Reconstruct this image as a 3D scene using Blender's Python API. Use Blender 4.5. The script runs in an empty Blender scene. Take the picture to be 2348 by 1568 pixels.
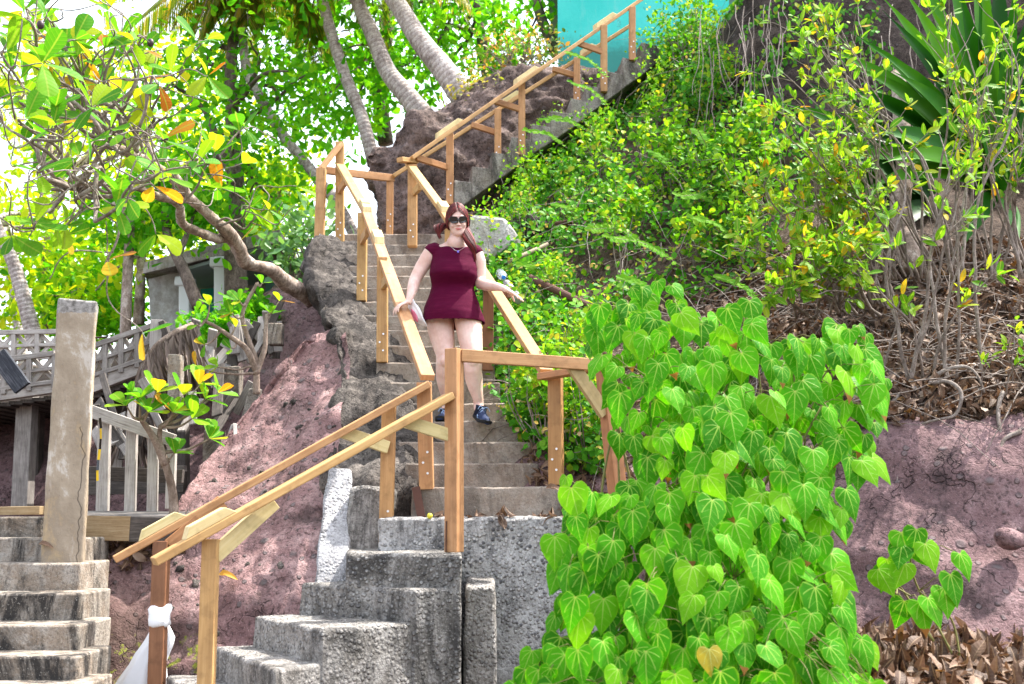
import bpy, math, random
import numpy as np
from mathutils import Vector, Matrix, noise
random.seed(7); rng = np.random.default_rng(7)
C = bpy.context.scene.collection
R = math.radians
# ------------------------------------------------------------------ camera maths (photo measured on a 2347 x 1568 grid)
W, H, F, PITCH, CAMZ = 2347.0, 1568.0, 2490.0, R(9.04), 1.6
CPI, SPI = math.cos(PITCH), math.sin(PITCH)
def P(px, py, Y):
    u = (px - W/2)/F; v = (H/2 - py)/F
    dy = CPI - v*SPI; dz = SPI + v*CPI
    k = Y/dy
    return Vector((u*k, Y, CAMZ + dz*k))
def PP(pts): return [P(*p) for p in pts]
def proj(p):
    x, y, z = p[0], p[1], p[2]-CAMZ
    d = y*CPI + z*SPI; v = (-y*SPI + z*CPI)/d; u = x/d
    return W/2 + u*F, H/2 - v*F
def projn(a):
    x, y, z = a[:,0], a[:,1], a[:,2]-CAMZ
    d = y*CPI + z*SPI; v = (-y*SPI + z*CPI)/d; u = x/d
    return W/2 + u*F, H/2 - v*F
# ------------------------------------------------------------------ object helpers
def tag(o, label=None, cat=None, group=None, kind=None):
    if label: o['label'] = label
    if cat: o['category'] = cat
    if group: o['group'] = group
    if kind: o['kind'] = kind
    return o
def thing(name, label, cat, loc, group=None):
    o = bpy.data.objects.new(name, None); C.objects.link(o)
    o.location = loc; o.empty_display_size = .1
    return tag(o, label, cat, group)
def world_loc(o):
    v = Vector((0,0,0))
    while o: v = v + o.location; o = o.parent
    return v
def link(name, me, mat, parent=None, origin=None):
    """me holds world coordinates; move them to the object's own origin"""
    o = bpy.data.objects.new(name, me); C.objects.link(o)
    if parent is not None:
        o.parent = parent; off = world_loc(parent)
    else:
        off = Vector(origin) if origin is not None else Vector((0,0,0))
        o.location = off
    if off.length > 0: me.transform(Matrix.Translation(-off))
    if mat is not None:
        if isinstance(mat, (list, tuple)):
            for m in mat: me.materials.append(m)
        else: me.materials.append(mat)
    return o
class MB:
    def __init__(s): s.v=[]; s.f=[]; s.uv=[]
    def add(s, vs, fs, uvs=None):
        b = len(s.v); s.v += [tuple(p) for p in vs]
        for i, f in enumerate(fs):
            s.f.append([b+j for j in f]); s.uv.append(uvs[i] if uvs else [(0,0)]*len(f))
    def beam(s, a, b, w, h, up=(0,0,1), cut_a=0, cut_b=0):
        """bar from a to b: w across, h along up; cut_* slope the ends"""
        a=Vector(a); b=Vector(b); d=(b-a); L=d.length; d.normalize()
        up=Vector(up); sd=d.cross(up)
        if sd.length<1e-4: sd=d.cross(Vector((0,1,0)))
        sd.normalize(); u=sd.cross(d).normalized()
        vs=[]
        for q, c in ((a,cut_a),(b,cut_b)):
            for sx, sy in ((-1,-1),(1,-1),(1,1),(-1,1)):
                vs.append(q+sd*(sx*w/2)+u*(sy*h/2)+d*(c*sy*h/2))
        o = random.random()*50; o2 = random.random()*50
        fs=[(0,1,2,3),(7,6,5,4),(0,4,5,1),(1,5,6,2),(2,6,7,3),(3,7,4,0)]
        uvs=[[(o,o2),(o,o2+w),(o+h,o2+w),(o+h,o2)]]*2
        acc=0
        for k, wd in enumerate((w,h,w,h)):
            uvs.append([(o,o2+acc),(o+L,o2+acc),(o+L,o2+acc+wd),(o,o2+acc+wd)]); acc+=wd
        s.add(vs,fs,uvs); return s
    def tube(s, pts, rad, n=8, cap=True):
        pts=[Vector(p) for p in pts]; m=len(pts)
        if not hasattr(rad,'__len__'): rad=[rad]*m
        b=len(s.v); prev=None; L=0
        o=random.random()*20
        ls=[]
        for i,p in enumerate(pts):
            if i: L+=(p-pts[i-1]).length
            ls.append(L)
            t=(pts[min(i+1,m-1)]-pts[max(i-1,0)])
            if t.length<1e-7: t=Vector((0,0,1))
            t.normalize()
            if prev is None:
                a=t.cross(Vector((0.3,0.9,0.2)));
                if a.length<.05: a=t.cross(Vector((1,0,0)))
            else: a=prev-t*prev.dot(t)
            a.normalize(); prev=a; c=t.cross(a)
            for k in range(n):
                an=2*math.pi*k/n
                s.v.append(tuple(p+(a*math.cos(an)+c*math.sin(an))*rad[i]))
        for i in range(m-1):
            for k in range(n):
                k2=(k+1)%n
                s.f.append([b+i*n+k,b+i*n+k2,b+(i+1)*n+k2,b+(i+1)*n+k])
                v0=k/n*2*math.pi*max(rad); v1=(k+1)/n*2*math.pi*max(rad)
                s.uv.append([(o+ls[i],v0),(o+ls[i],v1),(o+ls[i+1],v1),(o+ls[i+1],v0)])
        if cap:
            s.f.append([b+k for k in range(n)][::-1]); s.uv.append([(0,0)]*n)
            s.f.append([b+(m-1)*n+k for k in range(n)]); s.uv.append([(0,0)]*n)
        return s
    def loft(s, rings, cap=True):
        b=len(s.v); n=len(rings[0])
        for r in rings: s.v += [tuple(p) for p in r]
        for i in range(len(rings)-1):
            for k in range(n):
                k2=(k+1)%n
                s.f.append([b+i*n+k,b+i*n+k2,b+(i+1)*n+k2,b+(i+1)*n+k]); s.uv.append([(k/n,i),( (k+1)/n,i),((k+1)/n,i+1),(k/n,i+1)])
        if cap:
            s.f.append([b+k for k in range(n)][::-1]); s.uv.append([(0,0)]*n)
            e=b+(len(rings)-1)*n
            s.f.append([e+k for k in range(n)]); s.uv.append([(0,0)]*n)
        return s
    def ball(s, c, rx, ry=None, rz=None, M=None, nu=16, nv=10):
        ry=ry or rx; rz=rz or rx; c=Vector(c); rings=[]
        for j in range(nv+1):
            th=math.pi*(j+.02)/(nv+.04); rr=[]
            for i in range(nu):
                ph=2*math.pi*i/nu
                q=Vector((rx*math.sin(th)*math.cos(ph),ry*math.sin(th)*math.sin(ph),-rz*math.cos(th)))
                if M is not None: q=M@q
                rr.append(c+q)
            rings.append(rr)
        return s.loft(rings)
    def prism(s, poly, z0, z1):
        n=len(poly); vs=[Vector((p[0],p[1],z0)) for p in poly]+[Vector((p[0],p[1],z1)) for p in poly]
        fs=[list(range(n))[::-1],[n+i for i in range(n)]]
        uv=[[(p[0],p[1]) for p in poly][::-1],[(p[0],p[1]) for p in poly]]
        for i in range(n):
            j=(i+1)%n; fs.append([i,j,n+j,n+i]); L=(vs[i]-vs[j]).length
            uv.append([(0,z0),(L,z0),(L,z1),(0,z1)])
        s.add(vs,fs,uv); return s
    def mesh(s, name):
        me=bpy.data.meshes.new(name); me.from_pydata(s.v,[],s.f)
        ul=me.uv_layers.new(name='UVMap')
        ul.data.foreach_set('uv', np.array([c for f in s.uv for q in f for c in q],dtype=np.float32))
        return me
    def build(s, name, mat, parent=None, smooth=False, bevel=0, origin=None, recalc=True):
        me=s.mesh(name)
        if recalc:
            import bmesh
            bm=bmesh.new(); bm.from_mesh(me); bmesh.ops.recalc_face_normals(bm,faces=bm.faces); bm.to_mesh(me); bm.free()
        if origin is None and parent is None and s.v:
            a=np.array(s.v); origin=(a[:,0].mean(),a[:,1].mean(),a[:,2].min())
        o=link(name,me,mat,parent,origin)
        if smooth: me.shade_smooth()
        if bevel:
            m=o.modifiers.new('bevel','BEVEL'); m.width=bevel; m.segments=2; m.limit_method='ANGLE'; m.angle_limit=R(40)
        return o
def fbm(p, sc, oc=4): return noise.fractal(Vector((p[0]*sc,p[1]*sc,p[2]*sc)), .8, 2.1, oc)
def rough(name, corners, mat, parent=None, seg=.05, amp=.008, sc=5, bevel=.012, wear=.0):
    """block from 8 corners (bottom loop, top loop), gridded and roughened"""
    c=[Vector(p) for p in corners]; s=MB(); key={}
    def vid(p):
        k=(round(p.x,5),round(p.y,5),round(p.z,5))
        if k not in key: key[k]=len(s.v); s.v.append(tuple(p))
        return key[k]
    el=lambda *e: max(1,min(40,int(round(max((c[i]-c[j]).length for i,j in e)/seg))))
    nX=el((0,1),(3,2),(4,5),(7,6)); nY=el((1,2),(0,3),(5,6),(4,7)); nZ=el((0,4),(1,5),(2,6),(3,7))
    for q,nu,nv in (((0,3,2,1),nY,nX),((4,5,6,7),nX,nY),((0,1,5,4),nX,nZ),((1,2,6,5),nY,nZ),((2,3,7,6),nX,nZ),((3,0,4,7),nY,nZ)):
        a,b,d,e=[c[i] for i in q]
        # keep shared edges identical: counts depend on the edge pair only, so use lerp along consistent corner order
        def pt(u,v): return (a*(1-u)+b*u)*(1-v)+(e*(1-u)+d*u)*v
        for i in range(nu):
            for j in range(nv):
                s.f.append([vid(pt(i/nu,j/nv)),vid(pt((i+1)/nu,j/nv)),vid(pt((i+1)/nu,(j+1)/nv)),vid(pt(i/nu,(j+1)/nv))])
                s.uv.append([(0,0)]*4)
    cen=sum(c,Vector())/8
    nv_=[]
    for p in s.v:
        p=Vector(p); n=noise.noise_vector(p*sc)*amp+noise.noise_vector(p*sc*3.7)*amp*.5
        nv_.append(tuple(p+n))
    s.v=nv_
    me=s.mesh(name)
    import bmesh
    bm=bmesh.new(); bm.from_mesh(me)
    bmesh.ops.remove_doubles(bm,verts=bm.verts,dist=1e-5); bmesh.ops.recalc_face_normals(bm,faces=bm.faces); bm.to_mesh(me); bm.free()
    me.shade_smooth(); me.set_sharp_from_angle(angle=R(45))
    o=link(name,me,mat,parent,None if parent else (cen.x,cen.y,min(p.z for p in c)))
    if bevel:
        m=o.modifiers.new('bevel','BEVEL'); m.width=bevel; m.segments=2; m.limit_method='ANGLE'; m.angle_limit=R(55)
    return o
def box8(x0,x1,y0,y1,z0,z1): return [(x0,y0,z0),(x1,y0,z0),(x1,y1,z0),(x0,y1,z0),(x0,y0,z1),(x1,y0,z1),(x1,y1,z1),(x0,y1,z1)]
# ------------------------------------------------------------------ materials
class NT:
    def __init__(s,name):
        s.m=bpy.data.materials.new(name); s.m.use_nodes=True; s.t=s.m.node_tree; s.t.nodes.clear()
        s.out=s.n('ShaderNodeOutputMaterial')
    def n(s,typ,**kw):
        x=s.t.nodes.new(typ)
        for k,v in kw.items():
            if k.startswith('_'): setattr(x,k[1:],v)
            else: s.set(x,k,v)
        return x
    def set(s,x,k,v):
        i=x.inputs[int(k[1:])] if (k[0]=='i' and k[1:].isdigit()) else x.inputs[k.replace('_',' ')]
        if isinstance(v,bpy.types.NodeSocket): s.t.links.new(v,i)
        else: i.default_value=v
    def math(s,op,a,b=None,c=None,clamp=False):
        x=s.t.nodes.new('ShaderNodeMath'); x.operation=op; x.use_clamp=clamp
        for i,v in enumerate((a,b,c)):
            if v is not None: s.set(x,'i%d'%i,v)
        return x.outputs[0]
    def noise(s,vec,scale,detail=4,rough=.6,dist=0):
        x=s.n('ShaderNodeTexNoise',Vector=vec,Scale=scale,Detail=detail,Roughness=rough,Distortion=dist); return x.outputs[0]
    def voro(s,vec,scale,feature='F1',rand=1):
        x=s.t.nodes.new('ShaderNodeTexVoronoi'); x.feature=feature; s.set(x,'Vector',vec); s.set(x,'Scale',scale); s.set(x,'Randomness',rand); return x
    def ramp(s,fac,stops,interp='LINEAR'):
        x=s.t.nodes.new('ShaderNodeValToRGB'); s.set(x,'Fac',fac); r=x.color_ramp; r.interpolation=interp
        while len(r.elements)<len(stops): r.elements.new(.5)
        for e,(p,c) in zip(r.elements,stops):
            e.position=p; e.color=(*c,1) if hasattr(c,'__len__') else (c,c,c,1)
        return x.outputs[0]
    def mix(s,fac,a,b,mode='MIX'):
        x=s.t.nodes.new('ShaderNodeMix'); x.data_type='RGBA'; x.blend_type=mode
        for k,v in ((0,fac),(6,a),(7,b)):
            if isinstance(v,bpy.types.NodeSocket): s.t.links.new(v,x.inputs[k])
            elif k==0: x.inputs[0].default_value=v
            else: x.inputs[k].default_value=(*v,1) if len(v)==3 else v
        return x.outputs[2]
    def mapping(s,vec,scale=(1,1,1),loc=(0,0,0)):
        x=s.n('ShaderNodeMapping',Vector=vec); x.inputs['Scale'].default_value=scale
        if isinstance(loc,bpy.types.NodeSocket): s.t.links.new(loc,x.inputs['Location'])
        else: x.inputs['Location'].default_value=loc
        return x.outputs[0]
    def bump(s,h,strength=.5,dist=.01,normal=None):
        x=s.n('ShaderNodeBump',Height=h,Strength=strength,Distance=dist)
        if normal is not None: s.set(x,'Normal',normal)
        return x.outputs[0]
    def obj(s): return s.n('ShaderNodeNewGeometry').outputs['Position']
    def uv(s): return s.n('ShaderNodeTexCoord').outputs['UV']
    def bsdf(s,color,rough=.7,normal=None,spec=.4,**kw):
        x=s.t.nodes.new('ShaderNodeBsdfPrincipled')
        for k,v in (('Base Color',color),('Roughness',rough),('Specular IOR Level',spec)):
            if isinstance(v,bpy.types.NodeSocket): s.t.links.new(v,x.inputs[k])
            else: x.inputs[k].default_value=(*v,1) if k=='Base Color' and len(v)==3 else v
        if normal is not None: s.t.links.new(normal,x.inputs['Normal'])
        for k,v in kw.items(): x.inputs[k.replace('_',' ')].default_value=v
        return x.outputs[0]
    def done(s,sh): s.t.links.new(sh,s.out.inputs['Surface']); return s.m
def m_timber(name,a,b,c,rough=.55):
    t=NT(name); uv=t.uv(); rnd=t.n('ShaderNodeObjectInfo').outputs['Random']
    isl=t.n('ShaderNodeNewGeometry').outputs['Random Per Island']
    v=t.mapping(uv,(1.2,26,1)); n1=t.noise(v,2.2,5,.65,.6)
    v2=t.mapping(uv,(3,160,1)); n2=t.noise(v2,3,3,.7)
    big=t.noise(t.mapping(uv,(1.5,5,1)),1.5,2)
    f=t.math('ADD',t.math('MULTIPLY',n1,.65),t.math('MULTIPLY',n2,.35))
    col=t.ramp(f,[(.3,a),(.5,b),(.72,c)])
    col=t.mix(t.ramp(big,[(.45,0.0),(.7,.5)]),col,tuple(x*.62 for x in a))
    hs=t.n('ShaderNodeHueSaturation',Color=col); t.set(hs,'Value',t.math('ADD',t.math('MULTIPLY',isl,.35),.82)); t.set(hs,'Hue',t.math('ADD',t.math('MULTIPLY',rnd,.02),.49))
    # knots
    k=t.voro(t.mapping(uv,(2.2,9,1)),1.0).outputs['Distance']
    kn=t.ramp(k,[(.0,1.0),(.07,.7),(.11,0.0)])
    col=t.mix(t.math('MULTIPLY',kn,.55),hs.outputs[0],tuple(x*.3 for x in a))
    g=t.noise(t.obj(),14,3); col=t.mix(t.ramp(g,[(.50,0.0),(.78,.5)]),col,tuple(x*.42 for x in a))
    return t.done(t.bsdf(col,rough,t.bump(f,.25,.002),.3))
TIMBER=m_timber('new_timber',(.42,.215,.085),(.56,.31,.13),(.66,.41,.195))
TIMBER2=m_timber('red_timber',(.34,.16,.065),(.45,.22,.09),(.53,.29,.13))
TIMBER3=m_timber('dark_red_timber',(.20,.085,.04),(.27,.12,.06),(.33,.16,.08))
PINE=m_timber('pale_pine',(.62,.46,.19),(.74,.58,.29),(.80,.66,.38))
def m_grey(name,a,b,c):
    t=NT(name); uv=t.uv(); isl=t.n('ShaderNodeNewGeometry').outputs['Random Per Island']
    n1=t.noise(t.mapping(uv,(2,40,1)),2.5,5,.7,.5); n2=t.noise(t.obj(),5,5,.7)
    col=t.ramp(t.math('ADD',t.math('MULTIPLY',n1,.6),t.math('MULTIPLY',n2,.4)),[(.32,a),(.5,b),(.68,c)])
    hs=t.n('ShaderNodeHueSaturation',Color=col); t.set(hs,'Value',t.math('ADD',t.math('MULTIPLY',isl,.7),.6))
    return t.done(t.bsdf(hs.outputs[0],.85,t.bump(n1,.6,.004),.2))
GREYWOOD=m_grey('weathered_wood',(.10,.085,.075),(.30,.27,.25),(.52,.48,.44))
PALEWOOD=m_grey('weathered_pale_wood',(.20,.17,.15),(.46,.42,.39),(.66,.61,.56))
DARKWOOD=m_grey('rotten_dark_wood',(.03,.026,.024),(.09,.078,.07),(.20,.17,.15))
TANWOOD=m_grey('old_tan_wood',(.20,.12,.06),(.38,.27,.15),(.52,.40,.25))
def m_concrete(name,base,dark,light,black=.5,speck=.5,agg=0.0,brown=(.30,.23,.17),scale=1.0,wet=0):
    t=NT(name); p=t.obj()
    n1=t.noise(p,1.6*scale,6,.7,.5); n2=t.noise(p,9*scale,5,.75); n3=t.noise(p,60,3,.7); n4=t.noise(t.mapping(p,(1,1,.35),(3,5,1)),3.2*scale,6,.75,.8)
    col=t.mix(t.ramp(n1,[(.35,0.0),(.65,1.0)]),base,brown)
    col=t.mix(t.ramp(n2,[(.42,0.0),(.62,.8)]),col,light)
    col=t.mix(t.math('MULTIPLY',t.ramp(n4,[(.46,0.0),(.60,1.0)]),black),col,dark)
    sp_=t.ramp(n3,[(.36,1.0),(.5,0.0)]); col=t.mix(t.math('MULTIPLY',sp_,speck),col,dark)
    sl=t.ramp(t.noise(p,85,2,.6),[(.62,0.0),(.72,.7)]); col=t.mix(sl,col,light)
    hgt=t.math('ADD',t.math('MULTIPLY',n2,.6),t.math('MULTIPLY',n3,.45))
    if agg:
        v=t.voro(p,38); d=v.outputs['Distance']; pc=v.outputs['Color']
        bw=t.n('ShaderNodeRGBToBW',Color=pc).outputs[0]
        peb=t.ramp(d,[(.25,1.0),(.5,0.0)])
        am=t.math('MULTIPLY',peb,t.ramp(t.noise(p,1.3,4,.6),[(.42,0.0),(.56,1.0)]))
        col=t.mix(t.math('MULTIPLY',am,agg),col,t.ramp(bw,[(.2,(.10,.10,.11)),(.5,(.33,.32,.31)),(.8,(.62,.60,.58))]))
        hgt=t.math('ADD',hgt,t.math('MULTIPLY',am,.8))
    return t.done(t.bsdf(col,.9,t.bump(hgt,.9,.02),.25))
CONC_STEP=m_concrete('old_step_concrete',(.30,.25,.205),(.07,.058,.05),(.40,.35,.30),.6,.28,brown=(.27,.20,.155))
CONC_LOW=m_concrete('lichen_concrete',(.25,.235,.215),(.045,.042,.04),(.46,.435,.41),.9,.6,.5,brown=(.19,.17,.15),scale=.9)
CONC_WALL=m_concrete('pebbled_concrete',(.36,.35,.345),(.05,.048,.048),(.58,.57,.565),.8,.45,.9,brown=(.38,.36,.34))
CONC_WHITE=m_concrete('white_pebbledash',(.46,.455,.465),(.09,.09,.095),(.66,.65,.67),.5,.55,.9,brown=(.36,.355,.365))
CONC_LEFT=m_concrete('mottled_step_concrete',(.26,.22,.18),(.035,.031,.028),(.40,.365,.32),1.0,.45,brown=(.26,.195,.14),scale=1.1)
CONC_DARK=m_concrete('dark_weathered_concrete',(.24,.215,.195),(.045,.04,.036),(.38,.35,.32),.85,.6,brown=(.20,.165,.14))
def m_pillar():
    t=NT('stained_pillar_render'); p=t.obj()
    n1=t.noise(t.mapping(p,(1.2,1.2,.8)),2.6,6,.72,.3); n2=t.noise(t.mapping(p,(4,4,1)),3,5,.75); n3=t.noise(p,30,4,.7)
    col=t.ramp(n1,[(.36,(.50,.45,.39)),(.42,(.36,.295,.22)),(.54,(.28,.225,.165)),(.66,(.42,.31,.18))])
    col=t.mix(t.ramp(n2,[(.58,0.0),(.72,.6)]),col,(.52,.47,.42))
    col=t.mix(t.ramp(n3,[(.62,0.0),(.75,.6)]),col,(.12,.10,.09))
    # a single wandering crack
    sx=t.n('ShaderNodeSeparateXYZ',Vector=p)
    wob=t.math('MULTIPLY',t.math('SUBTRACT',t.noise(t.mapping(p,(0,0,1)),3,3,.6),.5),.28)
    line=t.math('ABSOLUTE',t.math('SUBTRACT',t.math('SUBTRACT',sx.outputs[0],wob),-2.70))
    ck=t.math('MULTIPLY',t.ramp(line,[(.0,.9),(.0045,0.0)]),t.ramp(sx.outputs[2],[(.0,1.0),(.99,1.0)]))
    low=t.math('LESS_THAN',sx.outputs[2],2.15); ck=t.math('MULTIPLY',ck,low)
    col=t.mix(ck,col,(.05,.04,.035))
    mo=t.math('GREATER_THAN',t.math('ADD',sx.outputs[2],t.math('MULTIPLY',n3,.05)),P(180,708,6.86).z); col=t.mix(mo,col,t.ramp(n3,[(.35,(.13,.12,.11)),(.6,(.36,.34,.32))]))
    return t.done(t.bsdf(col,.9,t.bump(t.math('SUBTRACT',t.math('ADD',n2,n3),ck),.5,.012),.2))
PILLAR=m_pillar()
def m_rock(name,a,b,c,dark,pebble=1,moss=0,hscale=1.0):
    t=NT(name); p=t.obj()
    n1=t.noise(p,1.1*hscale,6,.65,.3); n2=t.noise(p,7*hscale,6,.75); n3=t.noise(p,34,4,.75); n4=t.noise(p,2.7,5,.7)
    f=t.math('ADD',t.math('MULTIPLY',n1,.45),t.math('MULTIPLY',n2,.55))
    col=t.ramp(f,[(.36,a),(.5,b),(.62,c)])
    col=t.mix(t.ramp(n3,[(.36,.75),(.5,0.0)]),col,dark)
    col=t.mix(t.ramp(t.noise(p,70,3,.7),[(.6,0.0),(.72,.55)]),col,tuple(min(1,x*1.9) for x in c))
    col=t.mix(t.ramp(n4,[(.52,0.0),(.68,.75)]),col,dark)
    h=t.math('ADD',t.math('MULTIPLY',n2,.8),t.math('MULTIPLY',n3,.5))
    if pebble:
        wv=t.n('ShaderNodeVectorMath',_operation='ADD',i0=p,i1=t.n('ShaderNodeTexNoise',Vector=p,Scale=9,Detail=3).outputs[1]).outputs[0]
        for sc,th,am in ((4.5,.13,.9),(11,.17,.8)):
            v=t.voro(p if sc>9 else t.mapping(p,(1,1,1.3)),sc); d=t.math('ADD',v.outputs['Distance'],t.math('MULTIPLY',t.math('SUBTRACT',n3,.5),.12))
            bw=t.n('ShaderNodeRGBToBW',Color=v.outputs['Color']).outputs[0]
            sel=t.ramp(bw,[(.45,0.0),(.5,1.0)])
            m=t.math('MULTIPLY',t.ramp(d,[(th,1.0),(th+.07,0.0)]),sel)
            col=t.mix(t.math('MULTIPLY',m,am*pebble),col,t.mix(bw,dark,(.22,.19,.19)))
            h=t.math('ADD',h,t.math('MULTIPLY',m,.5))
    # fine cracks
    e=t.voro(t.n('ShaderNodeVectorMath',_operation='ADD',i0=p,i1=t.n('ShaderNodeTexNoise',Vector=p,Scale=3,Detail=4).outputs[1]).outputs[0],2.1,'DISTANCE_TO_EDGE').outputs['Distance']
    ck=t.math('MULTIPLY',t.ramp(e,[(.0,1.0),(.014,0.0)]),t.ramp(n4,[(.45,0.0),(.55,1.0)])); col=t.mix(t.math('MULTIPLY',ck,.55),col,tuple(x*.5 for x in dark)); h=t.math('SUBTRACT',h,t.math('MULTIPLY',ck,.4))
    if moss:
        sz=t.n('ShaderNodeSeparateXYZ',Vector=p)
        mm=t.math('MULTIPLY',t.ramp(t.noise(p,9,5,.7),[(.54,0.0),(.62,.9)]),t.math('LESS_THAN',sz.outputs[2],.85)); mm=t.math('MULTIPLY',mm,t.math('LESS_THAN',sz.outputs[0],-1.95))
        lowm=t.math('MULTIPLY',t.ramp(t.math('SUBTRACT',t.math('ADD',sz.outputs[2],t.math('MULTIPLY',n1,.5)),.9),[(.25,1.0),(.75,0.0)]),t.ramp(t.math('ADD',t.math('MULTIPLY',sz.outputs[0],-1),t.math('SUBTRACT',n4,2.3)),[(.0,0.0),(.6,.8)]))
        col=t.mix(lowm,col,(.07,.045,.035)); col=t.mix(mm,col,(.26,.30,.03))
    return t.done(t.bsdf(col,.9,t.bump(h,1.0,.035),.2))
ROCK_PINK=m_rock('pink_conglomerate',(.175,.10,.098),(.27,.16,.157),(.42,.285,.275),(.05,.035,.034),1,1)
ROCK_PINK2=m_rock('mauve_conglomerate',(.135,.082,.083),(.205,.125,.127),(.31,.21,.21),(.045,.031,.032),.7,0,.7)
ROCK_DARK=m_rock('brown_cliff_rock',(.06,.041,.034),(.125,.088,.076),(.25,.185,.165),(.018,.013,.011),.6)
ROCK_HILLTOP=m_rock('dark_hill_rock',(.025,.018,.015),(.06,.044,.037),(.13,.10,.085),(.01,.008,.006),.3)  # naturally dark brown-black rock of the upper hillside
ROCK_BLACK=m_rock('black_crust_rock',(.024,.021,.019),(.07,.06,.054),(.20,.175,.155),(.010,.009,.008),.1)
ROCK_MASS=m_concrete('stained_stair_flank',(.30,.265,.235),(.035,.031,.028),(.44,.40,.36),1.0,.65,brown=(.17,.14,.12),scale=1.3)
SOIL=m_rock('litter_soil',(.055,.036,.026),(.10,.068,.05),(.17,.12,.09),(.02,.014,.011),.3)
def m_plain(name,col,rough=.6,spec=.4,nz=.0,scale=20,bump=0,**kw):
    t=NT(name); p=t.obj(); n=t.noise(p,scale,4,.6)
    c=t.mix(t.math('MULTIPLY',n,nz),col,tuple(x*.4 for x in col)) if nz else col
    return t.done(t.bsdf(c,rough,t.bump(n,bump,.005) if bump else None,spec,**kw))
def m_bark(name,a,b,c,rings=0):
    t=NT(name); p=t.obj(); n1=t.noise(t.mapping(p,(1,1,.45)),14,6,.75); n2=t.noise(p,2.5,4,.7); n3=t.noise(p,45,3,.7)
    f=t.math('ADD',t.math('MULTIPLY',n1,.6),t.math('MULTIPLY',n2,.4)); col=t.ramp(f,[(.38,a),(.5,b),(.62,c)])
    col=t.mix(t.ramp(n3,[(.35,.6),(.5,0.0)]),col,a); h=t.math('ADD',n1,t.math('MULTIPLY',n3,.4))
    if rings:
        w=t.n('ShaderNodeTexWave',Vector=t.mapping(t.uv(),(1,0,0)),Scale=4.5,Distortion=1.5,Detail=2).outputs[1]
        col=t.mix(t.ramp(w,[(.0,.45),(.2,0.0)]),col,a); h=t.math('ADD',h,t.math('MULTIPLY',w,.5))
    return t.done(t.bsdf(col,.9,t.bump(h,.8,.02),.2))
BARK=m_bark('rough_brown_bark',(.10,.07,.05),(.32,.245,.20),(.58,.50,.44))
BARKDARK=m_bark('dark_bark',(.05,.038,.03),(.13,.10,.08),(.25,.20,.165))
BARKPALM=m_bark('pale_palm_bark',(.17,.13,.115),(.46,.40,.37),(.66,.60,.565),1)
TWIG=m_bark('grey_twig',(.12,.095,.08),(.26,.215,.185),(.42,.365,.33))
TWIGD=m_bark('brown_twig',(.14,.10,.075),(.28,.215,.175),(.42,.345,.295))
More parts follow.
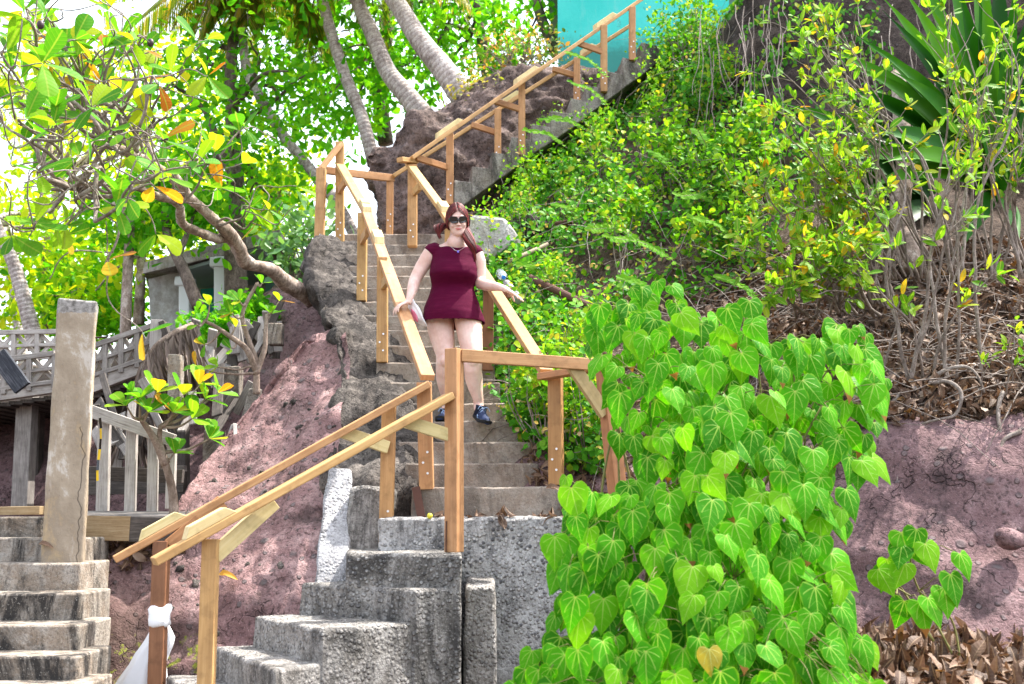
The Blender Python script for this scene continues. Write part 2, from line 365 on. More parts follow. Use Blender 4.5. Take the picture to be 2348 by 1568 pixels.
def m_leaf(name,stops,trans=.4,rough=.4,veins=None,veincol=(.45,.50,.12),tboost=(1.5,1.35,.6),edge=None,browntip=0,spec=.4,noisy=.25):
    t=NT(name); isl=t.n('ShaderNodeNewGeometry').outputs['Random Per Island']; uv=t.uv()
    col=t.ramp(isl,stops)
    nz=t.noise(uv,5,4,.6)
    col=t.mix(t.math('MULTIPLY',nz,noisy),col,tuple(x*.45 for x in stops[0][1]))
    s=t.n('ShaderNodeSeparateXYZ',Vector=uv); x=t.math('ABSOLUTE',s.outputs[0]); y=s.outputs[1]; hgt=None
    if veins=='heart':
        mid=t.ramp(t.math('DIVIDE',x,t.math('SUBTRACT',1.35,y)),[(.0,1.0),(.013,.9),(.024,0.0)])
        ang=t.math('ARCTAN2',x,y); rad=t.math('SQRT',t.math('ADD',t.math('MULTIPLY',x,x),t.math('MULTIPLY',y,y)))
        tot=mid
        for a0,cv,w in ((.62,.35,.012),(1.25,.55,.010),(1.95,.2,.008)):
            aa=t.math('SUBTRACT',t.math('ADD',ang,t.math('MULTIPLY',rad,cv)),a0+cv*.2)
            dd=t.math('MULTIPLY',t.math('ABSOLUTE',aa),rad)
            lim=t.math('LESS_THAN',rad,.62 if a0<1 else .45)
            tot=t.math('MAXIMUM',tot,t.math('MULTIPLY',t.ramp(dd,[(.0,.85),(w,.6),(w*2,0.0)]),lim))
        fr=t.math('FRACT',t.math('MULTIPLY',t.math('SUBTRACT',y,t.math('MULTIPLY',x,.75)),4.6))
        dd=t.math('ABSOLUTE',t.math('SUBTRACT',fr,.5))
        pin=t.math('MULTIPLY',t.ramp(dd,[(.0,.55),(.045,0.0)]),t.math('MULTIPLY',t.math('GREATER_THAN',y,.28),t.math('LESS_THAN',x,.3)))
        tot=t.math('MAXIMUM',tot,pin); col=t.mix(tot,col,veincol); hgt=tot
        dot=t.ramp(rad,[(.0,1.0),(.05,0.0)]); col=t.mix(dot,col,(.50,.46,.12))
    elif veins=='mid':
        mid=t.ramp(x,[(.0,.8),(.018,.5),(.03,0.0)]); col=t.mix(mid,col,veincol)
        fr=t.math('FRACT',t.math('MULTIPLY',t.math('SUBTRACT',y,t.math('MULTIPLY',x,.6)),8)); dd=t.math('ABSOLUTE',t.math('SUBTRACT',fr,.5))
        col=t.mix(t.ramp(dd,[(.0,.3),(.08,0.0)]),col,veincol); hgt=dd
    if edge:
        e=t.n('ShaderNodeUVMap',_uv_map='edge').outputs[0]; es=t.n('ShaderNodeSeparateXYZ',Vector=e).outputs[0]
        ed=t.ramp(t.math('ADD',es,t.math('MULTIPLY',t.math('SUBTRACT',nz,.5),.25)),[(.90,0.0),(1.0,.6)]); col=t.mix(ed,col,edge)
    if browntip:
        col=t.mix(t.math('MULTIPLY',t.ramp(t.math('ADD',y,t.math('MULTIPLY',nz,.25)),[(.98,0.0),(1.06,1.0)]),t.math('GREATER_THAN',t.math('FRACT',t.math('MULTIPLY',isl,17.3)),1-browntip)),col,(.30,.13,.04))
    nrm=t.bump(hgt,.35,.004) if hgt is not None else None
    b=t.bsdf(col,rough,nrm,spec)
    tc=t.mix(1.0,col,(*tboost,1),'MULTIPLY'); tr=t.n('ShaderNodeBsdfTranslucent',Color=tc)
    if nrm is not None: t.set(tr,'Normal',nrm)
    mx=t.n('ShaderNodeMixShader',Fac=trans,i1=b,i2=tr.outputs[0])
    return t.done(mx.outputs[0])
L_HEART=m_leaf('heart_leaf',[(.0,(.035,.20,.005)),(.4,(.070,.34,.006)),(.8,(.115,.44,.008)),(1,(.22,.52,.012))],.44,.45,'heart',(.34,.54,.09),edge=(.26,.46,.025),browntip=.10,noisy=.3,spec=.1,tboost=(1.5,1.5,.5))
L_YELLOW=m_leaf('yellowed_heart_leaf',[(.0,(.42,.34,.02)),(1,(.48,.36,.03))],.35,.45,'heart',(.50,.50,.12))
L_VINE=m_leaf('vine_leaf',[(.0,(.035,.17,.010)),(.35,(.07,.30,.014)),(.7,(.12,.39,.018)),(.92,(.26,.46,.025)),(1,(.42,.42,.04))],.4,.55,spec=.2)
L_DRYVINE=m_leaf('dry_vine_leaf',[(.0,(.40,.29,.14)),(.5,(.50,.37,.18)),(1,(.55,.42,.06))],.35,.7)
L_TREE=m_leaf('almond_tree_leaf',[(.0,(.05,.26,.012)),(.5,(.10,.38,.015)),(1,(.22,.50,.02))],.60,.5,tboost=(1.7,1.5,.5),spec=.1)
L_LIME=m_leaf('lime_backlit_leaf',[(.0,(.20,.42,.015)),(.5,(.34,.54,.018)),(.85,(.50,.60,.02)),(1,(.60,.56,.03))],.62,.55,tboost=(1.6,1.5,.5),spec=.1)
L_GRAPE=m_leaf('broad_leathery_leaf',[(.0,(.06,.25,.015)),(.45,(.11,.36,.018)),(.74,(.25,.48,.02)),(.86,(.42,.50,.02)),(.90,(.60,.40,.03)),(.96,(.58,.24,.02)),(1,(.45,.12,.02))],.48,.5,'mid',(.30,.42,.06),noisy=.3,spec=.12)
L_SHRUB=m_leaf('yellow_green_leaf',[(.0,(.08,.26,.014)),(.4,(.15,.38,.016)),(.75,(.25,.45,.018)),(.90,(.40,.48,.025)),(.95,(.62,.44,.02)),(1,(.60,.22,.02))],.45,.55,'mid',(.40,.48,.10),browntip=.3,spec=.15)
L_AGAVE=m_leaf('sword_leaf',[(.0,(.03,.17,.012)),(1,(.06,.26,.018))],.18,.32,None,noisy=.5)
L_PALM=m_leaf('palm_leaflet',[(.0,(.10,.20,.02)),(.6,(.22,.28,.03)),(1,(.50,.38,.06))],.45,.45)
L_DEAD=m_leaf('dead_palm_leaflet',[(.0,(.10,.075,.065)),(.6,(.20,.15,.13)),(1,(.32,.26,.23))],.12,.85)
L_LITTER=m_leaf('dry_fallen_leaf',[(.0,(.06,.033,.022)),(.35,(.13,.07,.042)),(.7,(.23,.13,.078)),(.90,(.36,.23,.15)),(.96,(.42,.32,.25)),(1,(.45,.22,.04))],.12,.65,'mid',(.30,.20,.12),tboost=(1.2,1,.8),noisy=.6)
# ------------------------------------------------------------------ leaf templates: (verts, faces, uv, edge)
def tmpl(outline, fold=.06, curl=.12, tipdrop=.1, mids=4, wavy=0.0, seed=0):
    """outline: right half [(x,y)...] base to tip; grid of 2 columns per side"""
    r=random.Random(seed); V=[];UVs=[];E=[];Fc=[]
    m=len(outline)
    def z(x,y,k): return fold*abs(x)*1.0-curl*(x*x)*2.2-tipdrop*max(0,y)**2+wavy*math.sin(y*9+k+seed)*abs(x)
    ys=[o[1] for o in outline]; y0,y1=outline[0][1],outline[-1][1]
    rows=[]
    for i,(x,y) in enumerate(outline):
        my=y0+(y1-y0)*i/(m-1)
        row=[]
        for f in (-1,-.55,0,.55,1):
            xx=x*f; yy=my+(y-my)*abs(f)
            row.append(len(V)); V.append((xx,yy,z(xx,yy,f*2))); UVs.append((xx,yy)); E.append(1.0 if abs(f)==1 else (0.55 if f else (1.0 if i in (m-1,) else 0)))
        rows.append(row)
    for i in range(m-1):
        for j in range(4):
            Fc.append((rows[i][j],rows[i][j+1],rows[i+1][j+1],rows[i+1][j]))
    return np.array(V),Fc,np.array(UVs),np.array(E)
def tmpl_small(w=.3,fold=.12,drop=.12):
    V=np.array([(0,0,0),(w*.75,.3,fold*w),(w*.8,.65,fold*w),(0,1,-drop),(-w*.8,.65,fold*w),(-w*.75,.3,fold*w),(0,.45,-.02)])
    Fc=[(0,1,2,6),(6,2,3),(0,6,4,5),(6,3,4)]
    return V,Fc,V[:,:2].copy(),np.zeros(len(V))
HEART_O=[(0,0),(.20,-.15),(.37,-.13),(.49,.03),(.52,.22),(.46,.45),(.33,.68),(.17,.90),(.06,1.06),(0,1.18)]
T_HEART=[tmpl(HEART_O,.10,.16,.10,wavy=.05,seed=i) if i%2 else tmpl(HEART_O,-.05,.10,.22,wavy=.08,seed=i) for i in range(5)]
OB_O=[(0,0),(.06,.10),(.13,.25),(.22,.48),(.28,.68),(.26,.86),(.16,.97),(0,1.0)]
T_OB=[tmpl(OB_O,.25,.1,.12,seed=1),tmpl(OB_O,.10,.2,.2,wavy=.08,seed=2),tmpl(OB_O,.4,.1,-.15,seed=3)]
EL_O=[(0,0),(.10,.12),(.19,.30),(.22,.50),(.18,.72),(.09,.90),(0,1.0)]
T_EL=[tmpl(EL_O,.3,.1,.1,seed=1),tmpl(EL_O,.15,.1,.25,wavy=.05,seed=2),tmpl(EL_O,.1,.3,-.1,seed=3)]
T_DRY=[tmpl(EL_O,.9,.1,.5,wavy=.3,seed=1),tmpl(EL_O,-.8,.4,-.6,wavy=.3,seed=2),tmpl(OB_O,.7,.5,.7,wavy=.3,seed=3)]
T_SM=[tmpl_small(.36),tmpl_small(.30,.3,.2)]
T_RND=[tmpl_small(.46,.1,.1),tmpl_small(.42,.25,.0)]
def nz(a): return a/np.maximum(np.linalg.norm(a,axis=1,keepdims=True),1e-9)
def leaves(name, tm, pos, t, n, size, mat, parent=None, origin=None, edge=False):
    pos=np.asarray(pos,float); N=len(pos); t=nz(np.asarray(t,float)); n=np.asarray(n,float)
    n=nz(n-t*(n*t).sum(1,keepdims=True)); s=np.cross(t,n); size=np.asarray(size,float).reshape(-1,1)
    pick=rng.integers(0,len(tm),N); Vs=[];Fs=[];Ls=[];Us=[];Es=[];base=0
    for k,(V,Fc,UV,E) in enumerate(tm):
        ix=np.nonzero(pick==k)[0]
        if len(ix)==0: continue
        q=(s[ix,None,:]*V[None,:,0:1]+t[ix,None,:]*V[None,:,1:2]+n[ix,None,:]*V[None,:,2:3])*size[ix,None,:]+pos[ix,None,:]
        m=len(V); Vs.append(q.reshape(-1,3))
        lens=np.array([len(f) for f in Fc]); flat=np.array([i for f in Fc for i in f])
        Fs.append((flat[None,:]+base+(np.arange(len(ix))*m)[:,None]).reshape(-1)); Ls.append(np.tile(lens,len(ix)))
        Us.append(np.tile(UV[flat],(len(ix),1))); Es.append(np.tile(E[flat],len(ix))); base+=m*len(ix)
    V=np.concatenate(Vs); fl=np.concatenate(Fs); ln=np.concatenate(Ls)
    me=bpy.data.meshes.new(name); me.vertices.add(len(V)); me.vertices.foreach_set('co',V.astype(np.float32).ravel())
    me.loops.add(len(fl)); me.loops.foreach_set('vertex_index',fl.astype(np.int32))
    me.polygons.add(len(ln)); st=np.concatenate([[0],np.cumsum(ln)[:-1]]); me.polygons.foreach_set('loop_start',st.astype(np.int32))
    try: me.polygons.foreach_set('loop_total',ln.astype(np.int32))
    except Exception: pass
    me.update(calc_edges=True)
    ul=me.uv_layers.new(name='UVMap'); ul.data.foreach_set('uv',np.concatenate(Us).astype(np.float32).ravel())
    if edge:
        u2=me.uv_layers.new(name='edge'); ee=np.concatenate(Es); u2.data.foreach_set('uv',np.stack([ee,ee*0],1).astype(np.float32).ravel())
    me.validate(); me.shade_smooth()
    if origin is None and parent is None: origin=V.mean(0)
    return link(name,me,mat,parent,origin)
def rvec(n): return nz(rng.normal(size=(n,3)))
def inpoly(px,py,poly):
    px=np.asarray(px); py=np.asarray(py); c=np.zeros(px.shape,bool); j=len(poly)-1
    for i in range(len(poly)):
        xi,yi=poly[i]; xj,yj=poly[j]
        c^=((yi>py)!=(yj>py))&(px<(xj-xi)*(py-yi)/((yj-yi)+1e-9)+xi); j=i
    return c
def curve(pts, n=8):
    """Catmull-Rom through points"""
    pts=[Vector(p) for p in pts]; q=[pts[0]*2-pts[1]]+pts+[pts[-1]*2-pts[-2]]; out=[]
    for i in range(1,len(q)-2):
        for k in range(n):
            u=k/n; p0,p1,p2,p3=q[i-1],q[i],q[i+1],q[i+2]
            out.append(.5*((2*p1)+(p2-p0)*u+(2*p0-5*p1+4*p2-p3)*u*u+(3*p1-p0-3*p2+p3)*u**3))
    out.append(pts[-1]); return out
def taper(n,a,b,pw=1): return [a+(b-a)*(i/(n-1))**pw for i in range(n)]
def wiggle(pts,amp,sc=3): return [p+noise.noise_vector(p*sc)*amp for p in pts]
# ------------------------------------------------------------------ terrain patches
class Patch: pass
def patch(name, rows, su, sv, amp, sc, mat, label=None, oct_=5, ridge=0, kind='structure', seed=0, extra=None):
    ctrl=np.array([[ (P(*p) if not isinstance(p,Vector) else p) for p in r] for r in rows],float)
    def cr(a,s):
        a=np.concatenate([2*a[:1]-a[1:2],a,2*a[-1:]-a[-2:-1]]); out=[]
        for i in range(1,len(a)-2):
            for k in range(s):
                u=k/s; p0,p1,p2,p3=a[i-1],a[i],a[i+1],a[i+2]
                out.append(.5*(2*p1+(p2-p0)*u+(2*p0-5*p1+4*p2-p3)*u*u+(3*p1-p0-3*p2+p3)*u**3))
        out.append(a[-2]); return np.array(out)
    g=cr(ctrl,sv); g=np.swapaxes(cr(np.swapaxes(g,0,1),su),0,1)
    def normals(g):
        du=np.gradient(g,axis=1); dv=np.gradient(g,axis=0); n=np.cross(du,dv); return n/np.maximum(np.linalg.norm(n,axis=2,keepdims=True),1e-9)
    n=normals(g)
    if n[...,1].mean()>0: n=-n
    d=np.zeros(g.shape[:2]); off=Vector((seed*3.1,seed*1.7,seed))
    for i in range(g.shape[0]):
        for j in range(g.shape[1]):
            q=Vector(g[i,j])*sc+off
            h=noise.fractal(q,.9,2.1,oct_)*.6
            if ridge: h+=ridge*(noise.ridged_multi_fractal(q*.8,.9,2.1,4,1.0,2.0)-.9)*.5
            c=noise.cell(q*2.3); h+=.12*(c-.5)
            d[i,j]=h*amp
    g=g+n*d[...,None]; n=normals(g)
    if n[...,1].mean()>0: n=-n
    R_,C_=g.shape[:2]; idx=np.arange(R_*C_).reshape(R_,C_)
    f=np.stack([idx[:-1,:-1],idx[:-1,1:],idx[1:,1:],idx[1:,:-1]],-1).reshape(-1,4)
    me=bpy.data.meshes.new(name); me.from_pydata([tuple(v) for v in g.reshape(-1,3)],[],f.tolist()); me.shade_smooth()
    o=link(name,me,mat,None,tuple(g.reshape(-1,3).mean(0))); tag(o,label,None,None,kind)
    p=Patch(); p.g=g; p.n=n; p.o=o; return p
def sample(p, N, mask=None):
    R_,C_=p.g.shape[:2]; out=[];on=[];tot=0
    for _ in range(40):
        i=rng.uniform(0,R_-1.001,N*2); j=rng.uniform(0,C_-1.001,N*2); a=i.astype(int); b=j.astype(int); u=(i-a)[:,None]; v=(j-b)[:,None]
        q=(p.g[a,b]*(1-u)+p.g[a+1,b]*u)*(1-v)+(p.g[a,b+1]*(1-u)+p.g[a+1,b+1]*u)*v
        nn=p.n[a,b]
        px,py=projn(q); k=(px>-60)&(px<2760)&(py>-60)&(py<1640)
        if mask is not None: k&=mask(px,py)
        out.append(q[k]); on.append(nn[k]); tot+=k.sum()
        if tot>=N: break
    return np.concatenate(out)[:N],np.concatenate(on)[:N]
def back(row,dx,dy,dz): return [ (P(*p) if not isinstance(p,Vector) else p)+Vector((dx,dy,dz)) for p in row]
# ================================================================== SETTING
# ground sheet reaching the horizon
def gz(x,y):
    return .03*noise.noise(Vector((x*.9,y*.9,0)))
mb=MB(); xs=[-160,-60,-25,-12]+[-8+i*.4 for i in range(41)]+[12,25,60,160]; ys=[-120,-40,-12,-4]+[i*.4 for i in range(26)]+[14,25,60,180]
for y in ys:
    for x in xs: mb.v.append((x,y,gz(x,y) if abs(x)<9 and -1<y<11 else 0))
nx=len(xs)
for j in range(len(ys)-1):
    for i in range(nx-1): mb.f.append([j*nx+i,j*nx+i+1,(j+1)*nx+i+1,(j+1)*nx+i]); mb.uv.append([(0,0)]*4)
g=mb.build('ground',SOIL,smooth=True,origin=(0,0,0)); tag(g,None,None,None,'structure')
# right-hand hillside
hill_rows=[
 [(1240,1330,7.3),(1430,1500,6.75),(1650,1600,6.3),(1900,1600,6.15),(2150,1540,6.0),(2450,1520,5.8),(2800,1500,5.6)],
 [(1235,1130,7.45),(1430,1210,7.1),(1650,1230,6.75),(1900,1200,6.6),(2150,1200,6.45),(2450,1200,6.25),(2800,1200,6.05)],
 [(1225,1010,7.95),(1420,1010,7.75),(1650,980,7.4),(1900,960,7.1),(2150,935,6.95),(2450,900,6.8),(2800,900,6.6)],
 [(1190,900,8.75),(1400,880,8.7),(1650,830,8.5),(1900,790,8.3),(2150,770,8.1),(2450,745,7.9),(2800,740,7.7)],
 [(1140,730,10.0),(1350,700,9.9),(1650,640,9.7),(1900,600,9.5),(2150,580,9.3),(2450,560,9.1),(2800,550,8.9)],
 [(1110,590,11.3),(1300,520,11.3),(1600,440,11.0),(1850,400,10.5),(2150,380,10.1),(2450,360,9.8),(2800,350,9.6)],
 [(1180,500,12.6),(1310,400,12.5),(1580,270,12.1),(1800,200,11.2),(2150,180,10.7),(2450,160,10.3),(2800,150,10.1)],
 [(1270,400,13.2),(1420,275,13.3),(1600,150,12.9),(1770,10,11.7),(2150,-20,11.1),(2450,-40,10.7),(2800,-40,10.5)],
 [(1290,390,14.5),(1500,240,14.6),(1660,60,13.8),(1800,-180,12.2),(2150,-210,11.6),(2450,-230,11.3),(2800,-240,11.1)],
 [P(1290,390,14.5)+Vector((0,4,.2)),P(1500,240,14.6)+Vector((0,4,.2)),P(1660,60,13.8)+Vector((0,4,.3)),P(1800,-180,12.2)+Vector((0,4,.4)),P(2150,-210,11.6)+Vector((0,4,.4)),P(2450,-230,11.3)+Vector((0,4,.4)),P(2800,-240,11.1)+Vector((0,4,.4))]]
hill_rows=[[ (lambda p:(p if isinstance(p,Vector) else P(*p))+Vector((-.55,.15,-.25)))(r[0])]+list(r)+[(r[-1] if isinstance(r[-1],Vector) else P(*r[-1]))+Vector((1.8,-.3,.05)),(r[-1] if isinstance(r[-1],Vector) else P(*r[-1]))+Vector((5.5,-1.6,.0))] for r in hill_rows]
hill=patch('hillside',hill_rows,18,16,.22,.9,[ROCK_PINK2,SOIL,ROCK_HILLTOP],'sloping hillside of mauve rock under leaf litter and vines',seed=1,oct_=7,ridge=.3)
me=hill.o.data; R_,C_=hill.g.shape[:2]
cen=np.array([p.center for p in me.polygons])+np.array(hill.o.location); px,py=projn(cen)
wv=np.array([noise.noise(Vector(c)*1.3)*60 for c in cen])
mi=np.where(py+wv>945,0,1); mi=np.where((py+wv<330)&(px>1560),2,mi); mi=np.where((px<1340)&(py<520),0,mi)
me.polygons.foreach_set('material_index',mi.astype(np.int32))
# cliff behind the upper flight
top=[(838,372,12.9),(900,318,13.0),(965,268,13.1),(1065,205,13.3),(1165,172,13.6),(1300,165,14.0),(1400,165,14.4),(1520,170,14.8)]
cl=[[(866,620,12.5),(920,600,12.55),(990,590,12.6),(1080,570,12.7),(1180,540,12.9),(1300,480,13.3),(1400,420,13.7),(1520,380,14.0)],
 [(864,520,12.6),(920,510,12.65),(990,500,12.7),(1080,480,12.8),(1180,440,13.0),(1300,370,13.4),(1400,320,13.8),(1520,290,14.2)],
 [(850,430,12.75),(910,410,12.8),(980,390,12.75),(1075,350,12.95),(1175,310,13.15),(1300,270,13.5),(1400,240,13.9),(1520,230,14.3)],
 [(836,395,12.75),(900,350,12.85),(970,315,12.85),(1070,265,13.05),(1170,225,13.3),(1300,205,13.7),(1400,195,14.1),(1520,195,14.5)],top,
 back(top,0,1.2,.05),back(top,.3,4,-.4)]
cl=[[ (lambda p:(p if isinstance(p,Vector) else P(*p))+Vector((.25,1.8,-.1)))(r[0])]+list(r) for r in cl]
cliff=patch('cliff',cl,20,20,.30,1.6,ROCK_DARK,'brown overhanging rock outcrop behind the upper handrail',seed=5,ridge=.35)
# pink slope
slope_rows=[
 [(120,1680,6.95),(330,1680,6.85),(520,1690,6.8),(750,1690,6.75)],
 [(150,1450,7.3),(330,1450,7.15),(520,1460,7.05),(760,1480,6.95)],
 [(165,1275,7.75),(330,1285,7.6),(530,1290,7.4),(760,1290,7.2)],
 [(385,1185,8.1),(440,1150,8.05),(580,1140,7.9),(770,1120,7.6)],
 [(470,1070,8.6),(535,1010,8.6),(640,1000,8.45),(785,960,8.2)],
 [(585,945,9.0),(630,890,9.0),(700,860,8.95),(795,850,8.75)],
 [(700,800,9.35),(735,765,9.4),(760,752,9.35),(790,748,9.25)]]
slope_rows.append(back(slope_rows[-1],-.1,1.2,.0))
slope_rows=[[ (lambda p:(p if isinstance(p,Vector) else P(*p))+Vector((.05,1.5,-.5)))(r[0])]+list(r) for r in slope_rows]
slope=patch('rock_slope',slope_rows,24,18,.15,1.6,ROCK_PINK,'steep pink conglomerate rock slope under the left handrails',seed=9,oct_=7,ridge=.25)
# dark stair flank
fl=[
 [(742,1300,7.9),(800,1300,7.72),(925,1300,7.5)],
 [(742,1105,7.75),(800,1105,7.6),(925,1115,7.42)],
 [(762,1000,8.15),(830,1000,8.1),(922,1005,7.98)],
 [(770,900,8.65),(830,880,8.65),(893,885,8.65)],
 [(772,800,9.15),(815,790,9.2),(866,800,9.25)],
 [(740,735,9.7),(790,705,9.8),(842,715,9.95)],
 [(708,660,10.3),(760,640,10.5),(822,645,10.65)],
 [(706,605,10.9),(745,590,11.1),(800,598,11.2)],
 [(726,566,11.4),(752,548,11.55),(792,560,11.6)]]
fl.append(back(fl[-1],0,1.5,0))
fl=[[ (lambda p:(p if isinstance(p,Vector) else P(*p))+Vector((.15,1.4,-.2)))(r[0])]+list(r) for r in fl]
fl=[list(r)+[(P(*r[-1]) if not isinstance(r[-1],Vector) else r[-1])+Vector((.3,.3,-.06))] for r in fl]
flank=patch('stair_flank_rock',fl,14,14,.16,2.2,ROCK_BLACK,'black weathered rock flank beside the main flight',seed=12,ridge=.6)
# land behind on the left
bk=[
 [(-500,1300,9.6),(-100,1290,10.6),(200,1290,10.8),(420,1280,10.6),(700,1250,10.4),(860,1200,10.6)],
 [(-500,1110,10.4),(-100,1100,11.2),(200,1090,11.4),(420,1060,11.2),(700,1000,11.0),(860,950,11.2)],
 [(-500,960,11.2),(-100,950,11.8),(200,930,12),(420,900,12),(700,760,11.9),(860,720,12)],
 [(-500,900,13),(-100,890,13.5),(200,870,13.6),(420,800,13.4),(700,640,12.7),(860,600,12.9)],
 [(-500,860,18),(-100,850,18),(200,835,18),(420,770,18),(700,640,17),(860,600,17)],
 [(-500,850,40),(-100,845,40),(200,840,40),(420,790,40),(700,690,40),(860,660,40)]]
bk=[[(r[0] if isinstance(r[0],Vector) else P(*r[0]))+Vector((-9,1.5,-.3))]+list(r) for r in bk]
bank=patch('bank',bk,9,9,.35,.6,[ROCK_PINK2,SOIL],'shaded mauve rock bank behind the wooden walkway',seed=21)
me=bank.o.data; cen=np.array([p.center for p in me.polygons])+np.array(bank.o.location); px,py=projn(cen)
me.polygons.foreach_set('material_index',np.where(cen[:,1]>12.3,1,0).astype(np.int32))
# ================================================================== CONCRETE STAIRS
ky=[1186,1116,1062,1013,965,924,877,831,792,757,722,690,660,632,609,583,560,536]
kY=[7.0+.28*k for k in range(18)]
kz=[P(0,y,Y).z for y,Y in zip(ky,kY)]
def XL(k): return -1.14-.078*(k-7)
def XR(k): return .06-.078*(k-4)+(.12*math.sin(k*2.1)*.3)
st=thing('concrete_staircase','long steep flight of worn grey concrete steps the woman walks down','stairs',(0,7.0,kz[0]))
for k in range(1,18):
    yb=kY[k]+.42 if k<17 else kY[k]+1.15
    xr=XR(k) if k<17 else XR(k)+.25
    wob=.012*math.sin(k*5.3)
    rough('step',[(XL(k),kY[k]+wob,kz[k-1]-.12),(xr,kY[k]-wob,kz[k-1]-.12),(xr,yb,kz[k-1]-.12),(XL(k),yb,kz[k-1]-.12),
                  (XL(k)+.01,kY[k]+.006+wob,kz[k]),(xr,kY[k]+.006-wob,kz[k]),(xr,yb,kz[k]),(XL(k),yb,kz[k])],CONC_STEP,st,.045,.007,5,.012)
# landing wall
X0=P(868,1186,6.95).x; X1=P(1450,1186,6.9).x
wl=thing('retaining_wall','rough pebbled concrete wall carrying the landing behind the heart leaved shrub','wall',(0,7.0,0))
rough('wall_face',[(X0,6.93,0),(X1,6.9,0),(X1,7.55,0),(X0,7.55,0),(X0,6.95,kz[0]),(X1,6.95,kz[0]),(X1,7.55,kz[0]),(X0,7.55,kz[0])],CONC_WALL,wl,.05,.016,7,.02)
xa=P(1066,1345,6.6).x; xb=P(1134,1345,6.6).x; zb=P(1100,1345,6.6).z
rough('buttress',[(xa-.02,6.55,0),(xb+.02,6.57,0),(xb+.02,6.98,0),(xa-.02,6.98,0),(xa,6.6,zb),(xb,6.6,zb),(xb,6.98,zb+.05),(xa,6.98,zb+.05)],CONC_LOW,wl,.045,.012,7,.016)
# lower flight
hA,hB,hC,hD,hE,hF=[CAMZ-d for d in (.22,.40,.58,.75,.92,1.09)]
def xy(px,py,Y): p=P(px,py,Y); return (p.x,p.y)
AFL=xy(795,1270,6.3); AFR=xy(1057,1273,6.2); ABR=xy(1057,1270,6.98); ABL=xy(795,1270,7.35)
BFL=xy(687,1336,6.62); BFR=xy(947,1350,6.09); CFL=xy(582,1416,6.45); CFR=xy(734,1442,5.75)
DFL=xy(490,1481,6.5); DFR=xy(628,1520,5.5); EFL=xy(379,1551,6.52); EFR=xy(500,1600,5.25); FFL=xy(260,1620,6.52); FFR=xy(380,1700,5.0)
lf=thing('concrete_staircase','short flight of lichen blackened concrete steps descending left below the landing','stairs',(-.9,6.4,0))
def prism8(pl,z0,z1): return [(p[0],p[1],z0) for p in pl]+[(p[0],p[1],z1) for p in pl]
e=.02
def inn(p,dx,dy): return (p[0]+dx,p[1]+dy)
for pl,z,zl in (([AFL,AFR,ABR,ABL],hA,0),([BFL,BFR,inn(AFR,.0,.03),inn(AFL,.1,.6)],hB,0),([CFL,CFR,inn(BFR,.02,.03),inn(BFL,.1,.05)],hC,0),
             ([DFL,DFR,inn(CFR,.02,.03),inn(CFL,.1,.05)],hD,0),([EFL,EFR,inn(DFR,.02,.03),inn(DFL,.1,.05)],hE,-.2),([FFL,FFR,inn(EFR,.02,.03),inn(EFL,.1,.05)],hF,-.3)):
    rough('step',prism8(pl,zl,z),CONC_LOW,lf,.045,.009,5,.018)
# white pebbledash piers left of the landing
pr=thing('concrete_pier','white pebbledash pier between the pink rock and the lower steps','pier',(P(762,1340,7.1).x,7.2,P(762,1340,7.1).z))
def wedge(px0,px1,tx0,tx1,yt,yb,Y,dep,tilt): 
    a=[P(px0,yb,Y),P(px1,yb,Y)]; b=[P(tx0,yt,Y+tilt),P(tx1,yt+8,Y+tilt)]
    return [a[0],a[1],a[1]+Vector((0,dep,0)),a[0]+Vector((0,dep,0)),b[0],b[1],b[1]+Vector((0,dep-tilt,0)),b[0]+Vector((0,dep-tilt,0))]
rough('pier_shaft',wedge(712,797,752,806,1068,1390,7.02,1.1,.55),CONC_WHITE,pr,.045,.016,5,.05)
pr2=thing('concrete_pier','streaked grey concrete pier beside the post on the landing edge','pier',(P(830,1270,7.3).x,7.4,P(830,1270,7.3).z))
rough('pier_shaft',wedge(785,880,800,905,1112,1330,7.25,.5,.1),CONC_LOW,pr2,.045,.022,7,.03)
# left stairs
ls=thing('concrete_staircase','mottled concrete steps rising behind the tan pillar at the left edge','stairs',(P(60,1500,6).x,6.2,0))
lsd=[(1185,7.3,97),(1233,7.02,186),(1291,6.74,184),(1361,6.46,183),(1433,6.18,181),(1505,5.9,178),(1577,5.62,176),(1650,5.34,173)]
for i,(py_,Y,xr) in enumerate(lsd):
    z=P(0,py_,Y).z; x1=P(xr,py_,Y).x
    rough('step',[(-4.2,Y,z-.42),(x1,Y,z-.42),(x1,Y+.5,z-.42),(-4.2,Y+.5,z-.42),(-4.2,Y+.004,z),(x1,Y+.004,z),(x1,Y+.5,z),(-4.2,Y+.5,z)],CONC_LEFT,ls,.05,.003,5,.012)
# tan pillar
pf=[P(95,1262,6.86),P(191,1288,6.86),P(222,689,6.86),P(133,682,6.86)]
bz=pf[1].z
c8=[Vector((pf[0].x,6.86,bz-.1)),Vector((pf[1].x,6.86,bz-.1)),Vector((pf[1].x*1.034,7.12,bz-.1)),Vector((pf[0].x*1.03,7.12,bz-.1)),pf[3],pf[2],pf[2]+Vector((pf[2].x*.034,.26,0)),pf[3]+Vector((pf[3].x*.03,.26,0))]
o=rough('concrete_pillar',c8,PILLAR,None,.06,.008,5,.014); tag(o,'tall square tan concrete pillar with cracked render beside the left steps','pillar')
pk=P(222,775,6.98)
o=MB().tube([pk+Vector((-.05,0,0)),pk+Vector((.075,-.02,.004)),pk+Vector((.08,-.02,.016))],.006,6).build('bolt',m_plain('rusty_iron',(.05,.035,.03),.8,.3,.6,60),None); tag(o,'short rusty rod sticking out of the tan pillar near its top','rod')
